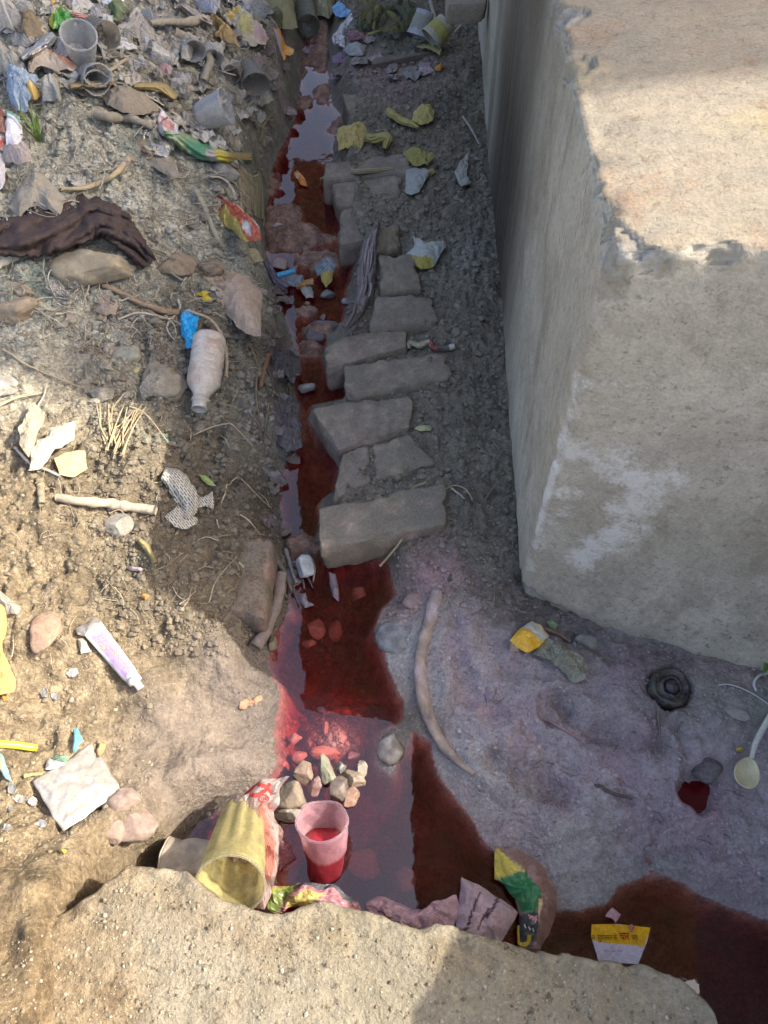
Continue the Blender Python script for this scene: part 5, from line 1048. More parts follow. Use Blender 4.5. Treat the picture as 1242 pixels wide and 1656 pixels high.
# ------------------------------------------------------------------ wrappers on the shore of the upper channel
scrap('chip_packet', 'red and yellow torn snack packet with silver edge on the left bank', 'packet', C((943,12),(975,25),(1010,55),(1090,105),(1182,180),(1192,250),(1140,262),(1090,240),(1040,190),(985,150),(950,125)), (.42,.075,.03), PLASTIC, lift=.020, dome=.022, cr_=.008, nang=80, rings=16, dirt=.25, freq=44, tilt=(.35,-.05),
  regions=[((.60,.57,.55), C((940,5),(980,20),(1185,175),(1192,200),(1100,130),(1000,62))), ((.42,.33,.07), C((990,150),(1040,140),(1110,220),(1130,262),(1040,240))), ((.50,.48,.46), C((1120,195),(1150,210),(1150,240),(1115,225))), ((.38,.26,.05), C((955,85),(1000,100),(985,140),(950,125)))])
scrap('film_scrap', 'navy and yellow film scrap below the red packet', 'film', C((1108,292),(1150,285),(1172,292),(1206,342),(1165,357),(1110,335)), (.42,.38,.22), PLASTIC, lift=.01, dome=.012, nang=36, dirt=.3, regions=[((.03,.05,.10), C((1108,280),(1155,280),(1150,312),(1110,308)))])
twig('reed_strip', 'grey flattened reed strip arching beside the red packet', 'reed', C((895,20),(930,90),(965,180),(1005,260),(1035,295)), .006, .0045, (.33,.31,.25), lift=.016, flat=.4, rough=.2)
twig('reed_strip', 'pale reed loop bent above the red packet', 'reed', C((955,-40),(1010,-35),(1055,10),(1078,70)), .005, .005, (.42,.40,.34), lift=.02, flat=.4, rough=.2)
hk = thing('fibre_husk', G(*C((1150,70))[0]), 'pale fibrous husk standing at the channel edge beside the red packet', 'husk')
for k in range(9):
    x = 1098+k*12; twig('fibre', None, None, C((x-rng.uniform(10, 25), -70+rng.uniform(-15, 20)), (x, 20), (x+rng.uniform(-4, 8), 150+rng.uniform(-40, 15))), .0075, .005, (.33-.012*k, .29-.008*k, .19-.008*k), lift=.02, parent=hk, rough=.4, n=14, dirt=.5)
stone('mud_lump', 'grey stringy clump between the green wrapper and the husk', 'mud lump', *A((1030,790))[0], (.032,.026,.024), (.27,.27,.26), dirt=.6, sub=4, cuts=2, mat=LEATHERY)
ribbon('wrapper', 'long green and yellow wrapper lying along the left bank', 'wrapper', A((745,600),(800,622),(850,650),(920,685),(990,708),(1060,718),(1150,722)), [6,12,15,15,12,9,8], (.20,.31,.16), PLASTIC, lift=.016, bulge=.018, fold=.004, n=46, m=15, dirt=.35,
  regions=[((.055,.26,.15), A((845,640),(900,650),(965,665),(960,740),(880,735))), ((.56,.47,.05), A((965,660),(1030,690),(1060,720),(1060,745),(990,740),(985,700))), ((.45,.40,.38), A((940,680),(985,690),(985,735),(940,725))), ((.42,.27,.06), A((1040,700),(1160,705),(1160,725),(1040,728)))])
scrap('wrapper', 'white and red crumpled wrapper at the end of the green one', 'wrapper', A((702,535),(735,518),(772,538),(818,592),(812,612),(765,612),(745,632),(715,575)), (.58,.53,.55), PLASTIC, lift=.016, dome=.018, cr_=.008, nang=44, rings=9, dirt=.2, regions=[((.45,.16,.14), A((705,545),(725,545),(730,590),(712,580))), ((.46,.22,.20), A((742,570),(800,590),(790,608),(745,600)))])
scrap('paper_scrap', 'large grey brown torn sheet on the ash heap below the green wrapper', 'paper', A((632,742),(660,715),(705,702),(760,725),(808,762),(828,812),(785,818),(735,790),(690,772)), (.33,.295,.24), PAPER, lift=.012, dome=.012, nang=44, dirt=.5, curl=.01)
scrap('leaf', 'brown pointed leaf above the grey torn sheet', 'leaf', A((628,662),(650,655),(700,705),(690,712),(650,692)), (.30,.21,.14), LEAF, lift=.01, dome=.005, nang=24, rings=5)
twig('stalk', 'curved tan dry stalk lying on the ash heap', 'stalk', A((275,862),(380,860),(450,838),(510,805),(555,765),(588,725)), .0035, .0065, (.42,.34,.22), lift=.010, n=44, rough=.25, seg=10)
scrap('film_scrap', 'flat folded sack corner in the ash below the curved stalk', 'film', [(15,335),(40,290),(65,275),(105,320),(95,345),(60,335),(30,350)], (.34,.31,.26), PAPER, lift=.012, dome=.02, cr_=.006, nang=40, dirt=.5)
# ------------------------------------------------------------------ rubbish heap, upper left
def ccup(label, bpx, rpx, zb, zr, rb, rr, **k):
    b = G(*bpx, zb); return cup('cup', label, 'cup', b, P(rpx[0], rpx[1], b[2]+zr), rb, rr, k.pop('col', (.52,.53,.54)), k.pop('mat', CLEAR), **k)
ccup('clear plastic cup facing up in the rubbish heap, widest mouth at upper left', (134,98), (127,56), .02, .060, .024, .034, seed=3, rimcol=(.75,.75,.76), dirt=.25)
ccup('small dusty plastic cup on its side right of the wide clear cup', (150,45), (174,58), .03, .012, .021, .026, col=(.42,.40,.36), mat=MILKY, dirt=.6)
ccup('clear plastic cup fallen over in the middle of the rubbish heap', (272,99), (241,88), .024, .02, .020, .028, dirt=.2)
ccup('clear tumbler lying on its side above the green wrapper', (322,188), (366,172), .026, .02, .025, .036, dirt=.12, rimcol=(.66,.67,.68), seed=8)
ccup('dusty grey cup lying mouth down at the edge of the channel', (402,108), (414,136), .026, .006, .024, .032, col=(.40,.40,.37), mat=MILKY, dirt=.55, squash=(1.1,.8))
ccup('small crushed cup beside the dusty grey cup', (385,112), (375,120), .02, .004, .016, .02, col=(.42,.38,.35), mat=MILKY, dirt=.6, dent=.2)
ccup('olive stained cup on its side at the top of the channel', (455,24), (440,38), .03, -.004, .026, .032, col=(.30,.30,.18), mat=MILKY, dirt=.5, rimcol=(.36,.38,.2))
ccup('green rimmed jar standing at the top of the channel', (493,14), (499,42), .05, -.006, .033, .034, col=(.36,.37,.30), mat=MILKY, dirt=.4, rimcol=(.22,.34,.22))
ccup('patterned paper cup upside down at the top right', (688,18), (677,58), .085, -.055, .026, .036, col=(.44,.46,.52), mat=PAPER, dirt=.35, band=(.15,.8,(.34,.34,.30)))
ccup('yellow patterned paper cup tipped over at the top right', (722,36), (697,64), .07, -.035, .028, .036, col=(.44,.42,.34), mat=PAPER, dirt=.4, band=(.25,.75,(.42,.38,.12)))
def sc(label, cat, name, pts, col, mat=PLASTIC, **k):
    k.setdefault('lift', .018); k.setdefault('dome', .022); k.setdefault('cr_', .009); k.setdefault('nang', 40); k.setdefault('dirt', .4); return scrap(name, label, cat, pts, col, mat, **k)
sc('clear film sheet folded under the wide clear cup', 'film', 'film_sheet', A((245,175),(300,185),(430,235),(425,270),(330,262),(300,270),(248,262)), (.56,.55,.58), FILM)
ribbon('foil_roll', 'rolled silvery film tube pointing left of the wide cup', 'film', A((100,268),(150,235),(200,200),(250,160)), [5,9,11,9], (.50,.50,.50), FOIL, lift=.02, bulge=.02, fold=.004, dirt=.45)
sc('orange and tan crumpled wrapper in the heap at upper left', 'wrapper', 'wrapper', A((165,262),(200,250),(260,275),(345,300),(340,325),(270,330),(200,320),(130,330)), (.44,.36,.29), regions=[((.52,.20,.13), A((195,250),(250,262),(345,298),(340,315),(250,300)))])
sc('large grey plastic bag spilling from the left edge', 'bag', 'plastic_bag', A((-50,215),(20,225),(70,265),(125,320),(80,350),(0,345),(-50,330)), (.44,.43,.40), FILM, dome=.04)
sc('pale crumpled bag at the top left corner', 'bag', 'plastic_bag', A((-40,70),(30,40),(90,60),(120,110),(70,150),(-10,140)), (.50,.48,.46), FILM, dome=.04)
sc('bluish clear plastic bag beside the grass tuft', 'bag', 'plastic_bag', A((30,332),(95,342),(178,362),(152,420),(140,470),(130,522),(85,515),(60,490),(40,430)), (.36,.47,.62), FILM, dome=.03, cr_=.011, freq=60, dirt=.15)
sc('grey plastic flap right of the bluish bag', 'bag', 'plastic_flap', A((183,392),(225,380),(268,378),(276,470),(235,452),(195,455)), (.47,.48,.47), FILM)
sc('orange yellow scrap behind the grass tuft', 'scrap', 'plastic_scrap', A((128,412),(170,400),(182,440),(170,470),(135,452)), (.52,.34,.08))
sc('white sachet with green print at the left edge', 'sachet', 'sachet', A((32,512),(62,522),(97,540),(102,620),(78,692),(35,690),(28,600)), (.58,.58,.64), regions=[((.10,.34,.20), A((38,530),(97,552),(97,582),(40,562))), ((.22,.30,.45), A((36,580),(98,596),(98,604),(36,590)))], nang=70, rings=16, cr_=.004, dirt=.15)
sc('dark red packet edge behind the white sachet', 'packet', 'packet', A((-40,500),(0,508),(30,520),(28,600),(0,610),(-40,605)), (.16,.045,.045))
sc('white and red crushed tub at the left edge', 'tub', 'tub', A((-40,605),(0,602),(36,622),(34,668),(18,695),(-40,702)), (.55,.46,.44), regions=[((.33,.03,.03), A((-40,680),(15,680),(36,640),(36,690),(-40,705)))])
sc('white paper packet hanging at the left edge below the tub', 'packet', 'packet', A((-40,700),(5,700),(22,735),(26,800),(30,850),(0,885),(-40,880)), (.55,.54,.58))
sc('pink tinted film under the white packet', 'film', 'film_sheet', A((22,700),(70,690),(132,690),(135,740),(110,755),(30,745)), (.48,.42,.43), FILM)
# the corn husk bundle and branches
ribbon('corn_husk', 'dry yellow brown corn husk lying below the cups', 'husk', A((320,395),(380,388),(450,385),(520,375)), [5,8,8,7], (.42,.33,.19), LEAF, lift=.016, bulge=.018, fold=.004)
for lab, q in [('long pale husk fibre from the corn husk to the white wrapper',((500,375),(600,400),(700,470),(760,520))),('thin white fibre trailing towards the tumbler',((560,400),(680,440),(800,520),(880,582))),('curled grey husk leaf above the corn husk',((430,350),(500,358),(560,345),(610,340)))]: twig('fibre', lab, 'fibre', A(*q), .0035, .0018, (.48,.46,.40), lift=.016, flat=.5, n=30)
sc('weathered wood chunk below the corn husk', 'wood', 'wood_chunk', A((470,440),(530,418),(620,440),(725,480),(725,505),(650,525),(560,515),(490,480)), (.25,.215,.17), WOOD, dome=.03, cr_=.005, dirt=.5)
ribbon('bottle_shard', 'amber plastic bottle piece in the middle of the heap', 'shard', A((610,395),(680,395),(740,405),(800,450)), [5,8,10,8], (.30,.215,.06), PLASTIC, lift=.016, bulge=.018, fold=.002, dirt=.4)
twig('root', 'thick knotted grey root below the wood chunk', 'root', A((430,512),(500,532),(560,540),(620,545),(700,585)), .011, .007, (.30,.275,.225), lift=.018, n=36, rough=.45, dirt=.7)
twig('branch', 'bare grey branch lying level near the top of the heap', 'branch', A((685,105),(760,100),(850,100),(950,92)), .006, .010, (.33,.295,.24), lift=.03, n=30, rough=.2, knots=2)
twig('branch', 'grey branch bending down in the middle of the heap', 'branch', A((800,150),(850,180),(905,220),(958,268),(945,320),(928,375)), .012, .009, (.27,.25,.21), lift=.025, n=36, rough=.25, knots=2, seg=10)
twig('twig', 'forked twig over the right edge of the heap', 'twig', A((1240,525),(1205,570),(1195,620),(1185,650)), .004, .003, (.30,.26,.16), lift=.02)
twig('twig', 'short straight twig left of the fallen clear cup', 'twig', A((495,328),(540,295),(578,270)), .0045, .0035, (.36,.31,.24), lift=.016)
twig('twig', 'thin twig between the fallen cup and the bent branch', 'twig', A((745,222),(780,195),(810,178)), .0035, .003, (.38,.33,.26), lift=.016)
sc('pale blue and white bag at the top edge', 'bag', 'plastic_bag', A((815,-30),(900,-30),(1010,-20),(1000,30),(985,72),(920,45),(860,15)), (.50,.53,.62), FILM)
sc('cream packet with a yellow corner at the top', 'packet', 'packet', A((1028,80),(1045,55),(1085,33),(1125,65),(1190,112),(1230,180),(1212,218),(1160,205),(1100,188),(1078,135)), (.50,.45,.34), regions=[((.64,.43,.04), A((1020,80),(1085,30),(1102,82),(1055,118))), ((.46,.42,.16), A((1090,100),(1150,110),(1165,180),(1100,175))), ((.48,.32,.33), A((1165,130),(1235,180),(1212,215),(1165,190)))], nang=60, rings=12)
sc('orange brown dry leaf beside the cream packet', 'leaf', 'dry_leaf', A((962,85),(1005,98),(1062,152),(1098,218),(1050,208),(985,182),(1010,165),(975,128)), (.48,.33,.14), LEAF, dirt=.15)
ribbon('plastic_strip', 'folded whitish plastic strip left of the orange leaf', 'strip', A((825,25),(870,55),(915,80),(968,112)), [5,8,8,6], (.48,.42,.38), FILM, lift=.022, bulge=.014, fold=.005)
sc('green and yellow shiny packet behind the wide clear cup', 'packet', 'packet', A((232,138),(262,95),(288,48),(312,75),(338,102),(318,132),(290,145),(252,162)), (.05,.22,.035), regions=[((.50,.47,.07), A((228,140),(290,44),(300,70),(250,150)))], cr_=.012, freq=60, dirt=.08)
sc('dark green crumpled pouch near the top edge', 'pouch', 'pouch', A((475,62),(518,28),(552,8),(580,48),(562,92),(522,108),(498,85)), (.06,.10,.035), regions=[((.40,.33,.06), A((475,60),(520,25),(550,12),(540,40),(500,70)))], dirt=.15)
ribbon('wrapper_strip', 'red torn wrapper strip running to the dark green pouch', 'wrapper', A((325,65),(380,80),(450,100),(525,118)), [4,6,6,4], (.40,.17,.15), PLASTIC, lift=.022, bulge=.01, fold=.005, dirt=.4)
sc('shiny silver film at the top edge left of centre', 'film', 'film_sheet', A((440,-30),(520,-30),(575,-5),(560,25),(500,40),(465,20)), (.62,.65,.68), FOIL, dirt=.1)
sc('grey crumpled bag below the silver film', 'bag', 'plastic_bag', A((540,148),(560,110),(585,75),(640,68),(700,138),(712,192),(650,178),(600,165)), (.45,.43,.42), FILM)
sc('pale blue white scrap beside the fallen cup', 'scrap', 'plastic_scrap', A((652,190),(690,185),(705,210),(665,215)), (.55,.58,.63), FILM, dome=.01)
sc('small pink tissue below the fallen clear cup', 'tissue', 'tissue', A((718,325),(740,308),(795,325),(770,345)), (.52,.33,.36), PAPER, dome=.01)
sc('white crushed bag piece left of the bent branch', 'bag', 'plastic_bag', A((815,215),(850,200),(885,225),(870,290),(830,285)), (.46,.48,.48), FILM)
sc('brown paper mouth of a torn sack at upper left', 'sack', 'torn_sack', A((85,95),(140,60),(200,115),(190,170),(130,180),(95,140)), (.20,.155,.10), PAPER)
sc('orange fleck on the heap at the top left', 'scrap', 'plastic_scrap', A((235,15),(262,10),(265,28),(240,32)), (.60,.36,.05), PLASTIC, dome=.006, nang=16, rings=4)
PAL = [(.54,.54,.53),(.50,.51,.54),(.42,.41,.38),(.36,.33,.28),(.46,.45,.44),(.30,.27,.22),(.40,.36,.30),(.33,.34,.31),(.45,.42,.36)]
LMK = [('wide clear cup',127,60),('fallen clear cup',250,92),('clear tumbler',345,178),('dusty grey cup',410,122),('bent grey branch',335,95),('level grey branch',290,35),('corn husk',150,135),('wood chunk',212,165),('long green wrapper',340,243),('white and red wrapper',270,200),('cream packet',395,42),('orange brown leaf',365,52),('bluish bag',35,150),('grass tuft',55,200),
 ('white sachet',22,215),('dark green pouch',187,22),('green shiny packet',100,35),('silver film',178,4),('dark rag',120,375),('red snack packet',378,345),('tan muddy rock',150,438),('paper wrapper',385,490),('curved stalk',170,295),('torn sheet',258,270),('brown rock',285,432),('root',230,495),('blue foil',307,530),('leaf heap',630,30),('plank',665,88),('tipped yellow cup',710,50),('yellow soft wrapper',572,222),
 ('twisted yellow wrapper',665,188),('orange floating packet',460,85),('green rimmed jar',496,35),('orange wrapper',482,290),('toothpaste tube',178,1055),('sachet',125,1275),('yellow straw',30,1207),('ochre card',10,1060),('brick piece',70,1025),('wrinkled plastic mass',460,690),('black soaked rag',460,590),('bottle',335,605),('white stone',495,920),('sunken brick',390,925),('silt island',470,390)]
USED = set()
def uniq(what, x, y):
    for nm, a, b in sorted(LMK, key=lambda q: math.hypot(q[1]-x, q[2]-y)):
        dx, dy = x-a, y-b
        d = ('right of' if dx > 0 else 'left of') if abs(dx) > abs(dy) else ('below' if dy > 0 else 'above')
        for adv in ('just', 'well') if math.hypot(dx, dy) < 60 else ('well', 'far'):
            l = f'{what} {adv} {d} the {nm}'
            if l not in USED and 4 <= len(l.split()) <= 16: USED.add(l); return l
CN = {(.54,.54,.53):'whitish',(.50,.51,.54):'bluish white',(.42,.41,.38):'grey',(.36,.33,.28):'brownish',(.46,.45,.44):'pale grey',(.30,.27,.22):'dark',(.40,.36,.30):'tan',(.33,.34,.31):'greenish grey',(.45,.42,.36):'beige',(.16,.13,.13):'blackish',(.22,.19,.19):'dark grey',(.26,.25,.26):'grey',(.13,.10,.10):'black',(.30,.22,.24):'pinkish'}
def blob(x, y, r): return [(x+r*rng.uniform(.55, 1.25)*1.25*math.cos(a), y+r*rng.uniform(.5, 1.2)*.8*math.sin(a)) for a in np.linspace(0, 6.28, 9)[:-1]]
for k in range(200):
    while True:
        x = rng.uniform(0, 430); y = rng.uniform(0, 250)
        if not (40 < x < 240 and y > 160) and not (y > 150 and x < 60): break
    r = rng.uniform(7, 19); m = rng.choice([FILM, FILM, PAPER, PLASTIC])
    pc_ = rng.choice(PAL); scrap('rubbish_scrap', uniq(('big ' if r > 13 else 'small ' if r < 9 else '')+CN[pc_]+' crumpled '+{FILM: 'film', PAPER: 'paper', PLASTIC: 'plastic'}[m]+' scrap', x, y), 'rubbish', blob(x, y, r), pc_, m, lift=.005, dome=.010, cr_=.010, nang=26, rings=6, dirt=.5, freq=55, group='grey scraps in the rubbish heap', curl=.012)
for k in range(26):
    x = rng.uniform(60, 440); y = rng.uniform(260, 480); pc_ = rng.choice(PAL); scrap('rubbish_scrap', uniq('muddy '+CN[pc_]+' scrap on the ash', x, y), 'rubbish', blob(x, y, rng.uniform(5, 11)), pc_, rng.choice([PAPER, FILM]), lift=.005, dome=.007, cr_=.006, nang=20, rings=4, dirt=.7, group='muddy scraps on the ash slope', curl=.008)
for k in range(12):
    x = rng.uniform(20, 420); y = rng.uniform(15, 150); a_ = rng.uniform(0, 6.28); ln = rng.uniform(18, 28)
    ccup(uniq('half buried crushed clear cup', x, y), (x, y), (x+ln*math.cos(a_), y+.7*ln*math.sin(a_)), .010, rng.uniform(-.005, .02), .018, .026, dirt=.4, dent=.35, squash=(1, rng.uniform(.5, .9)), group='crushed clear cups in the heap')
# grass tuft
gt = thing('grass_tuft', G(62, 226), 'fresh green grass tuft growing at the left edge of the heap', 'grass')
for q, r in [(((178,640),(140,580),(100,520),(88,450)),.004),(((180,640),(150,560),(128,500)),.004),(((182,640),(165,580),(158,490)),.006),(((184,640),(172,560),(168,500),(200,495)),.004),(((176,640),(130,600),(92,560)),.003),(((180,640),(160,600),(140,470)),.003)]:
    b = G(*A(q[0])[0]); zz = np.linspace(0, .07, len(q)); w = np.array([P(*A(u)[0], b[2]+z) for u, z in zip(q, zz)]); twig('blade', None, None, w, r, .0008, (.16,.27,.06), LEAF, parent=gt, world=True, flat=.25, rough=.05, n=14, dirt=.05)
# ------------------------------------------------------------------ far end of the channel
scrap('sack', 'mossy yellow grey sack at the top left of the channel', 'sack', B((60,25),(120,-10),(230,10),(252,140),(180,155),(120,120),(70,80)), (.30,.28,.14), PAPER, lift=.02, dome=.05, cr_=.006, nang=40, dirt=.5)
scrap('sack', 'small yellow white sack right of the green rimmed jar', 'sack', B((330,-10),(440,-10),(432,60),(410,100),(350,80)), (.40,.37,.22), PAPER, lift=.02, dome=.05, cr_=.008, nang=40, dirt=.4)
scrap('plastic_scrap', 'bright blue plastic scrap at the far end of the channel', 'scrap', B((428,42),(455,18),(490,50),(522,82),(500,97),(440,78)), (.16,.36,.62), PLASTIC, lift=.02, dome=.015, cr_=.01, nang=30, dirt=.1)
lh = thing('leaf_heap', G(*B((700,110))[0]), 'heap of wilted dark green leaves at the far end of the channel', 'leaves')
for k in range(34):
    x = rng.uniform(570, 840); y = rng.uniform(20, 160); a0 = rng.uniform(0, 6.28); r = rng.uniform(28, 60)
    out = [(x+r*math.cos(t)*math.cos(a0)-.42*r*math.sin(t)*math.sin(a0), y+.7*(r*math.cos(t)*math.sin(a0)+.42*r*math.sin(t)*math.cos(a0))) for t in np.linspace(0, 6.28, 11)[:-1]]
    scrap('leaf', None, None, B(*out), rng.choice([(.07,.085,.03),(.10,.11,.04),(.13,.13,.045),(.09,.10,.05),(.20,.19,.05)]), LEAF, lift=.012+.05*math.exp(-((x-710)/90)**2)*rng.random(), dome=.012, cr_=.006, nang=20, rings=4, dirt=.3, parent=lh)
for lab, q, r, c in [('yellow straw across the leaf heap',((600,175),(660,155),(730,128)),.004,(.42,.38,.16)),('upright pale stick between the far cups',((918,5),(930,50),(945,105)),.007,(.34,.31,.26)),('thin bent twig right of the far cups',((1105,55),(1085,110),(1040,165)),.004,(.42,.38,.30)),('thin dark stem lying on the bank by the block',((1082,585),(1125,650),(1165,725)),.003,(.36,.33,.29))]:
    twig('twig', lab, 'twig', B(*q), r, r*.7, c, lift=.02)
scrap('leaf', 'pale yellow dry leaf on the plank at the far bank', 'leaf', B((845,250),(880,232),(978,228),(968,285),(925,262)), (.42,.38,.16), LEAF, lift=.014, dome=.006, nang=28, dirt=.15, curl=.008)
scrap('leaf_bit', 'orange fleck on the dark bank below the plank', 'leaf', B((938,345),(962,325),(988,332),(970,352),(950,358)), (.58,.24,.05), LEAF, lift=.008, nang=18, rings=4, dirt=.05)
scrap('packet', 'orange and white packet floating at the top of the channel', 'packet', B((138,300),(160,262),(178,232),(236,245),(228,272),(195,280),(188,308)), (.70,.34,.05), PLASTIC, lift=.006, dome=.008, nang=40, dirt=.08, regions=[((.60,.45,.45), B((138,305),(165,255),(175,275),(185,305)))])
scrap('wrapper', 'small orange wrapper floating in the dark red water', 'wrapper', B((232,868),(250,858),(285,895),(300,935),(270,930)), (.68,.26,.03), PLASTIC, lift=.004, dome=.005, nang=30, dirt=.05, regions=[((.62,.58,.5), B((240,870),(262,885),(252,900)))])
scrap('film_scrap', 'violet film scrap on the mud right of the top channel', 'film', B((422,292),(470,268),(518,290),(480,322),(435,318)), (.36,.23,.38), FILM, lift=.008, dome=.01, nang=30, dirt=.2)
scrap('film_scrap', 'magenta film scrap below the leaf heap', 'film', B((495,180),(540,160),(600,165),(590,200),(520,205)), (.32,.12,.17), FILM, lift=.01, dome=.012, nang=30, dirt=.3)
scrap('film_scrap', 'white glinting wrapper at the far waterline', 'film', B((420,200),(470,130),(520,110),(530,140),(490,190),(495,240),(440,230)), (.50,.48,.52), FOIL, lift=.01, dome=.015, cr_=.01, nang=36, dirt=.3)
scrap('paper_scrap', 'pale grey paper lump on the far mud', 'paper', B((480,250),(560,222),(590,240),(580,280),(520,285)), (.38,.40,.40), PAPER, lift=.01, dome=.018, nang=30, dirt=.4)
for k in range(22):
    x = rng.uniform(420, 900); y = rng.uniform(140, 430)
    if k < 8: x = rng.uniform(40, 230); y = rng.uniform(180, 700)
    pc_ = rng.choice([(.16,.13,.13),(.22,.19,.19),(.26,.25,.26),(.13,.10,.10),(.30,.22,.24)]); scrap('rubbish_scrap', uniq('soaked '+CN[pc_]+' scrap in the mud', 400+x*.322, y*.322), 'rubbish', blob(400+x*.322, y*.322, rng.uniform(6, 13)), pc_, rng.choice([PLASTIC, PAPER]), lift=.005, dome=.008, cr_=.006, nang=20, rings=4, dirt=.4, group='soaked scraps at the far end of the channel', curl=.008)
# yellow scraps on the right bank
YS = (.52,.44,.16)
y1 = scrap('yellow_wrapper', 'crumpled yellow wrapper with a twisted neck on the right bank', 'wrapper', B((828,612),(838,570),(855,542),(920,528),(942,575),(930,605),(890,622),(845,625)), YS, PAPER, lift=.012, dome=.016, cr_=.006, nang=40, dirt=.2)
ribbon('tail', None, None, B((698,548),(730,575),(775,605),(820,620),(860,640)), [5,7,6,6,2], YS, PAPER, lift=.01, bulge=.01, fold=.003, parent=y1)
y2 = scrap('yellow_wrapper', 'soft yellow wrapper hanging over a brick at the water', 'wrapper', B((448,668),(470,650),(590,628),(606,700),(572,745),(500,752),(455,756)), (.56,.45,.18), PAPER, lift=.02, dome=.02, cr_=.007, nang=50, dirt=.15)
ribbon('tail', None, None, B((595,690),(640,695),(700,690),(690,745)), [6,8,9,4], (.46,.40,.15), PAPER, lift=.012, bulge=.01, fold=.003, parent=y2)
scrap('yellow_wrapper', 'small folded olive yellow wrapper on the right bank', 'wrapper', B((775,762),(815,752),(855,758),(900,775),(952,790),(905,835),(835,838),(800,800)), (.36,.32,.10), PAPER, lift=.012, dome=.018, cr_=.007, nang=44, dirt=.25)
scrap('paper_piece', 'grey white pointed paper piece below the olive wrapper', 'paper', B((795,855),(840,845),(885,848),(918,860),(890,920),(862,965),(825,982),(795,970)), (.42,.43,.40), PAPER, lift=.012, dome=.008, cr_=.003, nang=40, dirt=.25)
scrap('yellow_corner', 'little mustard scraps corner beside the grey paper piece', 'paper', B((905,855),(935,848),(942,868),(915,885)), (.40,.33,.08), PAPER, nang=18, rings=4)
scrap('torn_strip', 'ragged white paper strip near the block', 'paper', B((1038,872),(1060,830),(1112,768),(1108,830),(1098,900),(1120,930),(1075,950),(1055,910)), (.40,.39,.35), PAPER, lift=.008, dome=.006, nang=40, dirt=.35, curl=.008)
ribbon('stick_sliver', 'pale wood sliver lying on the brick above the dark water', 'sliver', B((365,900),(430,882),(520,862),(600,858),(740,842)), [2,4,4,4,5], (.40,.34,.21), WOOD, lift=.012, bulge=.006, fold=.002)
scrap('plate_shard', 'folded white plate piece with yellow stained edge on the right bank', 'plate', D((755,290),(775,305),(820,320),(905,312),(908,335),(885,370),(850,425),(795,442),(740,410),(728,375),(755,345),(765,320)), (.48,.50,.47), PAPER, lift=.012, dome=.016, cr_=.0035, nang=64, rings=14, dirt=.2, regions=[((.40,.34,.08), D((725,385),(790,405),(840,400),(850,425),(795,445),(738,412))), ((.45,.41,.13), D((800,310),(850,310),(840,335),(810,335)))])
ribbon('wrapper_strip', 'thin twisted wrapper strip with red and black end on a brick', 'wrapper', D((738,800),(745,775),(790,785),(830,768),(850,795),(900,800),(948,790)), [3,5,5,4,4,5,5], (.36,.33,.20), PLASTIC, lift=.008, bulge=.008, fold=.002, n=40, regions=[((.30,.05,.06), D((830,755),(875,780),(870,815),(835,800))), ((.03,.025,.025), D((868,770),(930,780),(925,815),(868,810))), ((.5,.5,.48), D((922,755),(960,760),(960,800),(922,800)))])
# soaked bark and cluster in the channel
bk = thing('bark_piece', G(*D((560,450))[0]), 'long shredded grey bark piece slanting from the bricks into the channel', 'bark')
ribbon('slab', None, None, D((596,225),(575,300),(552,380),(545,460),(535,560),(500,640),(455,702)), [3,9,13,16,13,8,4], (.20,.165,.165), LEATHERY, lift=.016, bulge=.018, fold=.016, style='cloth', n=80, m=25, parent=bk, dirt=.35, thick=.003)
for k in range(8): twig('fibre', None, None, D((590-k*6+rng.uniform(-4, 4), 250+k*8), (550+rng.uniform(-30, 30), 420), (540+rng.uniform(-30, 30), 540), (470+rng.uniform(-20, 30), 690+rng.uniform(-50, 0))), .003, .002, rng.choice([(.24,.20,.20),(.13,.105,.11),(.32,.29,.30)]), LEATHERY, lift=.030, parent=bk, n=18, seg=6)
twig('pen', 'bright blue pen barrel lying on the silt island', 'pen', D((135,468),(175,457),(215,445)), .0062, .0055, (.05,.38,.66), PLASTIC, lift=.012, rough=0, seg=12, dirt=.05, z=.022)
scrap('card_piece', 'yellow folded card piece on the silt island', 'card', D((335,458),(388,448),(386,492),(360,522),(340,492)), (.50,.43,.14), PAPER, lift=.010, dome=.008, nang=24, rings=5, dirt=.1, zplane=.02)
scrap('film_scrap', 'pale blue film bundle behind the yellow card', 'film', D((308,430),(335,400),(380,390),(402,425),(392,455),(345,462),(318,470)), (.38,.48,.56), FILM, dome=.014, cr_=.008, nang=34, dirt=.15, zplane=.018)
ribbon('plastic_strip', 'orange brown plastic strip in front of the silt island', 'strip', D((222,520),(250,508),(278,498),(302,495)), [4,5,5,5], (.42,.22,.06), PLASTIC, lift=.008, bulge=.006, fold=.001, dirt=.15, zs=[.006,.016,.02,.02])
scrap('film_scrap', 'grey green film shard dipping into the water by the island', 'film', D((238,520),(285,512),(300,545),(302,568),(270,572),(250,545)), (.34,.38,.36), PLASTIC, nang=26, rings=5, dirt=.2, zplane=.010)
scrap('film_scrap', 'pale blue grey film left of the orange strip', 'film', D((178,478),(215,462),(255,470),(262,508),(215,520),(185,505)), (.36,.42,.47), FILM, dome=.01, cr_=.006, nang=30, dirt=.2, zplane=.014)
ribbon('film_strip', 'lilac film strip hanging into the water at the left shore', 'film', D((82,395),(110,450),(135,490),(180,525)), [5,6,7,7], (.30,.27,.38), FILM, lift=.01, bulge=.008, fold=.004, dirt=.2)
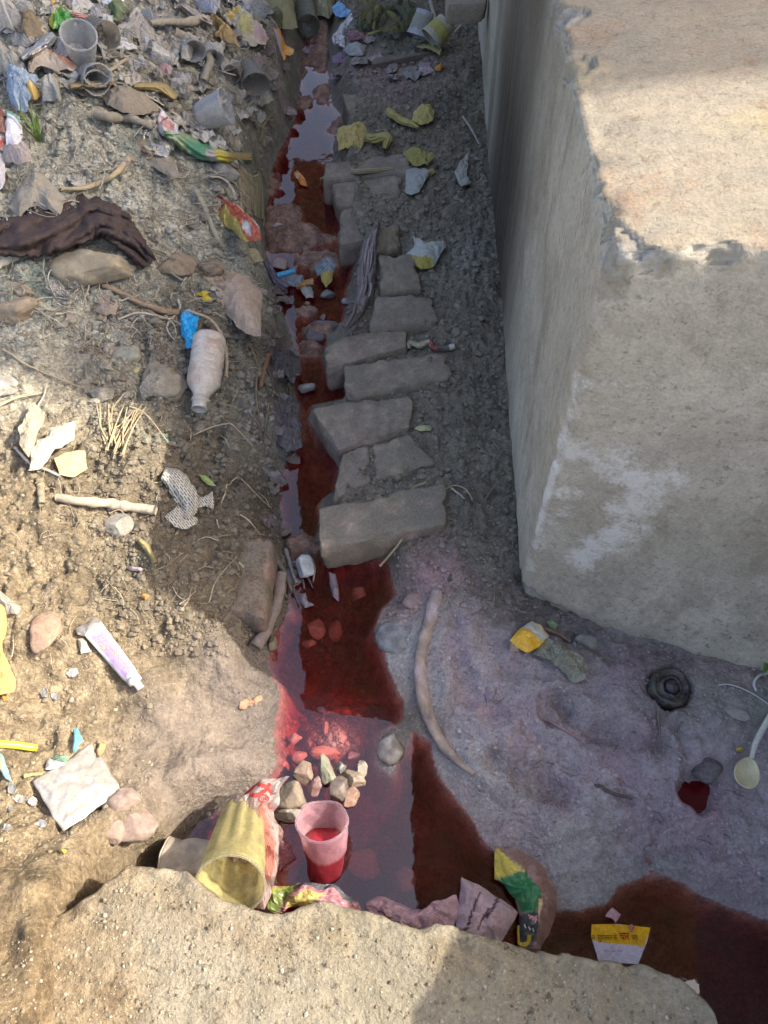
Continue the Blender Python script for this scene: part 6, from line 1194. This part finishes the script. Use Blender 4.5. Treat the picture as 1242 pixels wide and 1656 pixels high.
for lab, x, y, s, c in [('dark wet pebble below the silt island',368,553,(.018,.014,.010),(.16,.18,.18)),('pale lilac pebble left of the bark tip',452,585,(.012,.009,.008),(.38,.34,.37)),('small wet pebble in the middle of the shallow trickle',275,597,(.007,.006,.006),(.30,.22,.2)),('grey lump at the tip of the bark',470,620,(.018,.014,.010),(.14,.13,.13)),
   ('dark stones dam across the trickle, left lump',360,700,(.036,.018,.012),(.14,.12,.13)),('dark glossy lump above the first clear brick',310,745,(.022,.026,.012),(.12,.105,.12)),('tiny wet stone in the trickle',345,655,(.008,.012,.006),(.15,.13,.13)),('pinkish lump on the silt at the left shore',140,415,(.024,.022,.014),(.26,.20,.20)),('white wet shard on the silt bank',140,240,(.020,.010,.007),(.42,.38,.42)),
   ('mossy lump on the silt bank',205,260,(.014,.018,.010),(.20,.20,.12)),('grey block at the left of the trickle near the bricks',490,0,(.0,.0,.0),(.2,.2,.2))][:-1]:
    stone('stone', lab, 'stone', *D((x, y))[0], s, c, mat=WETSTONE, dirt=.2, z=max(.004, s[2]*.4))
stone('stone', 'grey stone poking out of the water beside the brick row', 'stone', 497, 628, (.020,.013,.012), (.22,.21,.21), z=.006, mat=WETSTONE, rz=.2)
for lab, q in [('black soaked leaf rag at the left shore by the clear bricks',((90,800),(150,790),(240,850),(255,900),(200,940),(100,930))),]: scrap('soaked_rag', lab, 'rag', D(*q), (.075,.068,.072), LEATHERY, lift=.008, dome=.02, cr_=.010, nang=50, rings=10, dirt=.2, freq=50)
scrap('soaked_rag', 'wrinkled dark plastic mass on the left shore opposite the broken brick', 'rag', Fc((120,190),(200,170),(230,230),(235,330),(240,385),(180,410),(130,380),(118,280)), (.12,.11,.12), LEATHERY, lift=.008, dome=.018, cr_=.011, nang=54, rings=12, dirt=.25, freq=55)
for k in range(14):
    x = rng.uniform(20, 230); y = rng.uniform(0, 330); q = Fc((x, y), (x+rng.uniform(-20, 30), y+rng.uniform(60, 110)), (x+rng.uniform(-30, 40), y+rng.uniform(130, 210)))
    twig('root_fibre', uniq('thin dark root fibre', *q[0]), 'root', q, .0022, .0012, rng.choice([(.10,.085,.075),(.16,.13,.11),(.22,.18,.13)]), LEATHERY, lift=.006, n=14, seg=6, group='root fibres on the left shore')
for k in range(20):
    y = rng.uniform(470, 880); x = np.interp(y, [470,560,700,880], [446,462,470,452])+rng.uniform(-22, 14)
    pc_ = rng.choice([(.16,.13,.13),(.13,.10,.10),(.22,.19,.19),(.26,.25,.26)]); scrap('rubbish_scrap', uniq('soaked '+CN[pc_]+' rag on the left shore', x, y), 'rubbish', blob(x, y, rng.uniform(6, 13)), pc_, rng.choice([LEATHERY, PLASTIC]), lift=.004, dome=.009, cr_=.008, nang=24, rings=5, dirt=.3, group='soaked rags on the left shore', curl=.008, freq=55)
twig('reed', 'rusty flat reed standing at the left shore', 'reed', C((1190,920),(1205,850),(1225,770)), .004, .005, (.24,.13,.07), lift=.01, flat=.4)
twig('dry_stalk', 'long thin tan stem bent over the big front brick', 'stem', Fc((780,540),(720,575),(700,640),(705,720),(670,800),(578,910)), .0020, .0022, (.42,.34,.20), lift=.006, n=44, rough=.1, seg=6, arch=.008)
for lab, q, r, c in [('small pale straw on the mud bank by the block',((890,565),(948,610)),.0022,(.45,.41,.32)),('thin bent stem on the mud bank by the block',((850,575),(910,555),(960,575),(983,620)),.0016,(.40,.33,.22)),('dark thin stem nearest the block base',((1040,615),(1062,580),(1082,560)),.0014,(.22,.18,.14))]: twig('dry_stalk', lab, 'stem', Fc(*q), r, r*.7, c, lift=.005, n=16, seg=6)
scrap('leaf_bit', 'pale yellow fleck on the mud bank right of the bricks', 'leaf', Fc((728,308),(750,296),(800,295),(802,312),(765,318)), (.50,.48,.28), LEAF, nang=16, rings=3, dirt=.05)
# ------------------------------------------------------------------ crumbs, grit and fibres that nobody could count
CG = cc.reshape(len(gx), len(gy), 3)
def scatter(name, n, region, size, cols, seed, mat, keep, flatz=.7, sub=1, odd=.12):
    r = np.random.default_rng(seed); px = r.uniform(region[0], region[2], n); py = r.uniform(region[1], region[3], n)
    g = Gm(np.stack([px, py], -1)); sd = poly_sd(g[:, 0], g[:, 1], SH); k = keep(px, py, g, sd, r); g = g[k]; m = len(g)
    v, f = ICO[sub]; s = size[0]*(size[1]/size[0])**(r.random(m)**3.2)*np.clip(np.linalg.norm(g-CAM, axis=1)/1.2, .8, 1.5)
    jit = 1+.5*(r.random((m, len(v), 1))-.5); ax = np.stack([r.uniform(.7, 1.4, m), r.uniform(.7, 1.4, m), np.full(m, flatz)], -1)
    V = v[None]*jit*ax[:, None]*s[:, None, None]+g[:, None]+np.array((0, 0, 1))*(s*.2)[:, None, None]
    F = (f[None]+(np.arange(m)*len(v))[:, None, None]).reshape(-1, 3)
    ii = np.clip(np.searchsorted(gx, g[:, 0]), 0, len(gx)-1); jj = np.clip(np.searchsorted(gy, g[:, 1]), 0, len(gy)-1); loc_ = CG[ii, jj]
    cc_ = np.array(cols)[r.integers(0, len(cols), m)]*r.uniform(.75, 1.2, (m, 1)); cc_ = np.where(r.random((m, 1)) < odd, cc_, loc_*r.uniform(.8, 1.25, (m, 1)))
    o = mk(name, V.reshape(-1, 3), F, mat, loc=(0, 0, 0), cols=np.repeat(cc_, len(v), 0), smooth=False, fattr={'Dirt': np.full(m*len(v), .35)}); return tag(o, kind='stuff')
land = lambda px, py, g, sd, r: (sd > .012) & (g[:, 1] > 0)
lft = lambda px, py, g, sd, r: (sd > .012) & ~((px > 270) & (py > 1080) & (r.random(len(px)) > .12)) & ~((g[:, 0] > -.55) & (g[:, 1] < .13))
scatter('soil_crumbs', 5000, (-20, 480, 430, 1400), (.0011,.0045), [(.36,.29,.18),(.30,.24,.15),(.24,.20,.14),(.40,.34,.23)], 11, STONE, lambda px, py, g, sd, r: lft(px, py, g, sd, r) & ((px < 250) | (py < 400)))
scatter('dark_soil_crumbs', 5200, (150, 480, 440, 1060), (.0016,.007), [(.17,.14,.10),(.22,.18,.13),(.13,.11,.085)], 12, STONE, land)
scatter('ash_crumbs', 7000, (-20, -10, 440, 560), (.0014,.0055), [(.30,.295,.25),(.26,.25,.21),(.34,.33,.29),(.20,.185,.155),(.36,.345,.30)], 13, STONE, land)
scatter('mud_grit', 6000, (560, 20, 860, 1000), (.0015,.006), [(.11,.10,.085),(.14,.125,.105),(.09,.08,.07),(.20,.19,.17)], 14, STONE, land)
scatter('wet_grit', 4000, (640, 960, 1260, 1440), (.0010,.0036), [(.25,.23,.245),(.20,.185,.20),(.32,.30,.31),(.13,.12,.125)], 15, WETSTONE, land)
scatter('bed_gravel', 1500, (440, 900, 650, 1300), (.002,.008), [(.42,.24,.2),(.36,.2,.17),(.48,.3,.25),(.3,.22,.2)], 16, STONE, lambda px, py, g, sd, r: sd < -.012, odd=1.0)
bg_ = bpy.data.objects['bed_gravel']; co = np.empty(len(bg_.data.vertices)*3, np.float32); bg_.data.vertices.foreach_get('co', co); co = co.reshape(-1, 3); hb = hz(co[:, 0], co[:, 1]); co[:, 2] = co[:, 2]+np.minimum(hb, 0); bg_.data.vertices.foreach_set('co', co.ravel()); bg_.data.update()
def fibres(name, n, region, ln, rad, cols, seed, lift=.003):
    r = np.random.default_rng(seed); px = r.uniform(region[0], region[2], n); py = r.uniform(region[1], region[3], n); g = Gm(np.stack([px, py], -1)); sd = poly_sd(g[:, 0], g[:, 1], SH); g = g[(sd > .01) & ((px < 200) | (py < 1000) | (px > 600))]
    V = []; F = []; CC = []
    for c in g:
        l = r.uniform(*ln); a = r.uniform(0, 6.28); b = a+r.uniform(-.8, .8); d = np.array((math.cos(a), math.sin(a), 0)); e = np.array((math.cos(b), math.sin(b), 0)); p = np.array([c-d*l*.5, c, c+e*l*.5]); p = spline(p, 6)
        p[:, 2] = hw(p[:, 0], p[:, 1])+lift*r.uniform(.3, 2.2); p[:, 2] = .4*p[:, 2]+.6*p[:, 2].max(); v, f = tube_geo(p, r.uniform(*rad)*np.linspace(1, .5, 6), 4); o = len(CC)
        F += [tuple(o+i for i in q) for q in f]; V.append(v); CC += [np.array(cols[r.integers(len(cols))])*r.uniform(.7, 1.2)]*len(v)
    o = mk(name, np.concatenate(V), F, WOOD, loc=(0, 0, 0), cols=np.array(CC), fattr={'Dirt': np.full(len(CC), .25)}); tag(o, kind='stuff')
STR = [(.42,.35,.23),(.33,.27,.18),(.24,.19,.13),(.48,.42,.32),(.16,.13,.10)]
fibres('straw_litter', 330, (-10, 480, 440, 1080), (.010,.04), (.0004,.0009), STR, 21)
fibres('heap_fibres', 620, (-10, 0, 440, 560), (.02,.08), (.0007,.0020), [(.34,.31,.25),(.27,.24,.19),(.40,.37,.30),(.20,.17,.13),(.45,.43,.38)], 22, .006)
fibres('bank_fibres', 160, (570, 100, 850, 1000), (.008,.03), (.0004,.0010), [(.30,.26,.19),(.18,.15,.12),(.40,.37,.31)], 23)
fibres('mud_fibres', 120, (680, 960, 1240, 1420), (.006,.025), (.0004,.0009), [(.30,.25,.25),(.14,.12,.12),(.40,.36,.37)], 24)

def slab_grit():
    r = np.random.default_rng(31); n = 3600; px = r.uniform(-10, 1180, n); py = r.uniform(1395, 1670, n); g = P(px, py, SLABZ)
    k = (g[:, 1] < np.interp(g[:, 0], EDGE[:, 0], EDGE[:, 1])-.012) & (r.random(n) < np.where(px < 330, 1, .45)); g = g[k]; m = len(g)
    g[:, 2] = np.maximum(hz(g[:, 0], g[:, 1]), SLABZ+.0028*fbm(g[:, 0]*9, g[:, 1]*9, octv=3, seed=102)+.0030*fbm(g[:, 0]*42, g[:, 1]*42, np.full(m, SLABZ)*42, 4, 103))
    v, f = ICO[1]; s_ = .0006*(4.2**(r.random(m)**2.6)); V = v[None]*(1+.6*(r.random((m, len(v), 1))-.5))*s_[:, None, None]+g[:, None]; F = (f[None]+(np.arange(m)*len(v))[:, None, None]).reshape(-1, 3)
    c = np.array([(.30,.26,.18),(.22,.175,.115),(.40,.36,.28),(.15,.12,.08)])[r.integers(0, 4, m)]
    tag(mk('slab_grit', V.reshape(-1, 3), F, STONE, loc=(0, 0, 0), cols=np.repeat(c, len(v), 0), smooth=False, fattr={'Dirt': np.full(m*len(v), .2)}), kind='stuff')
slab_grit()
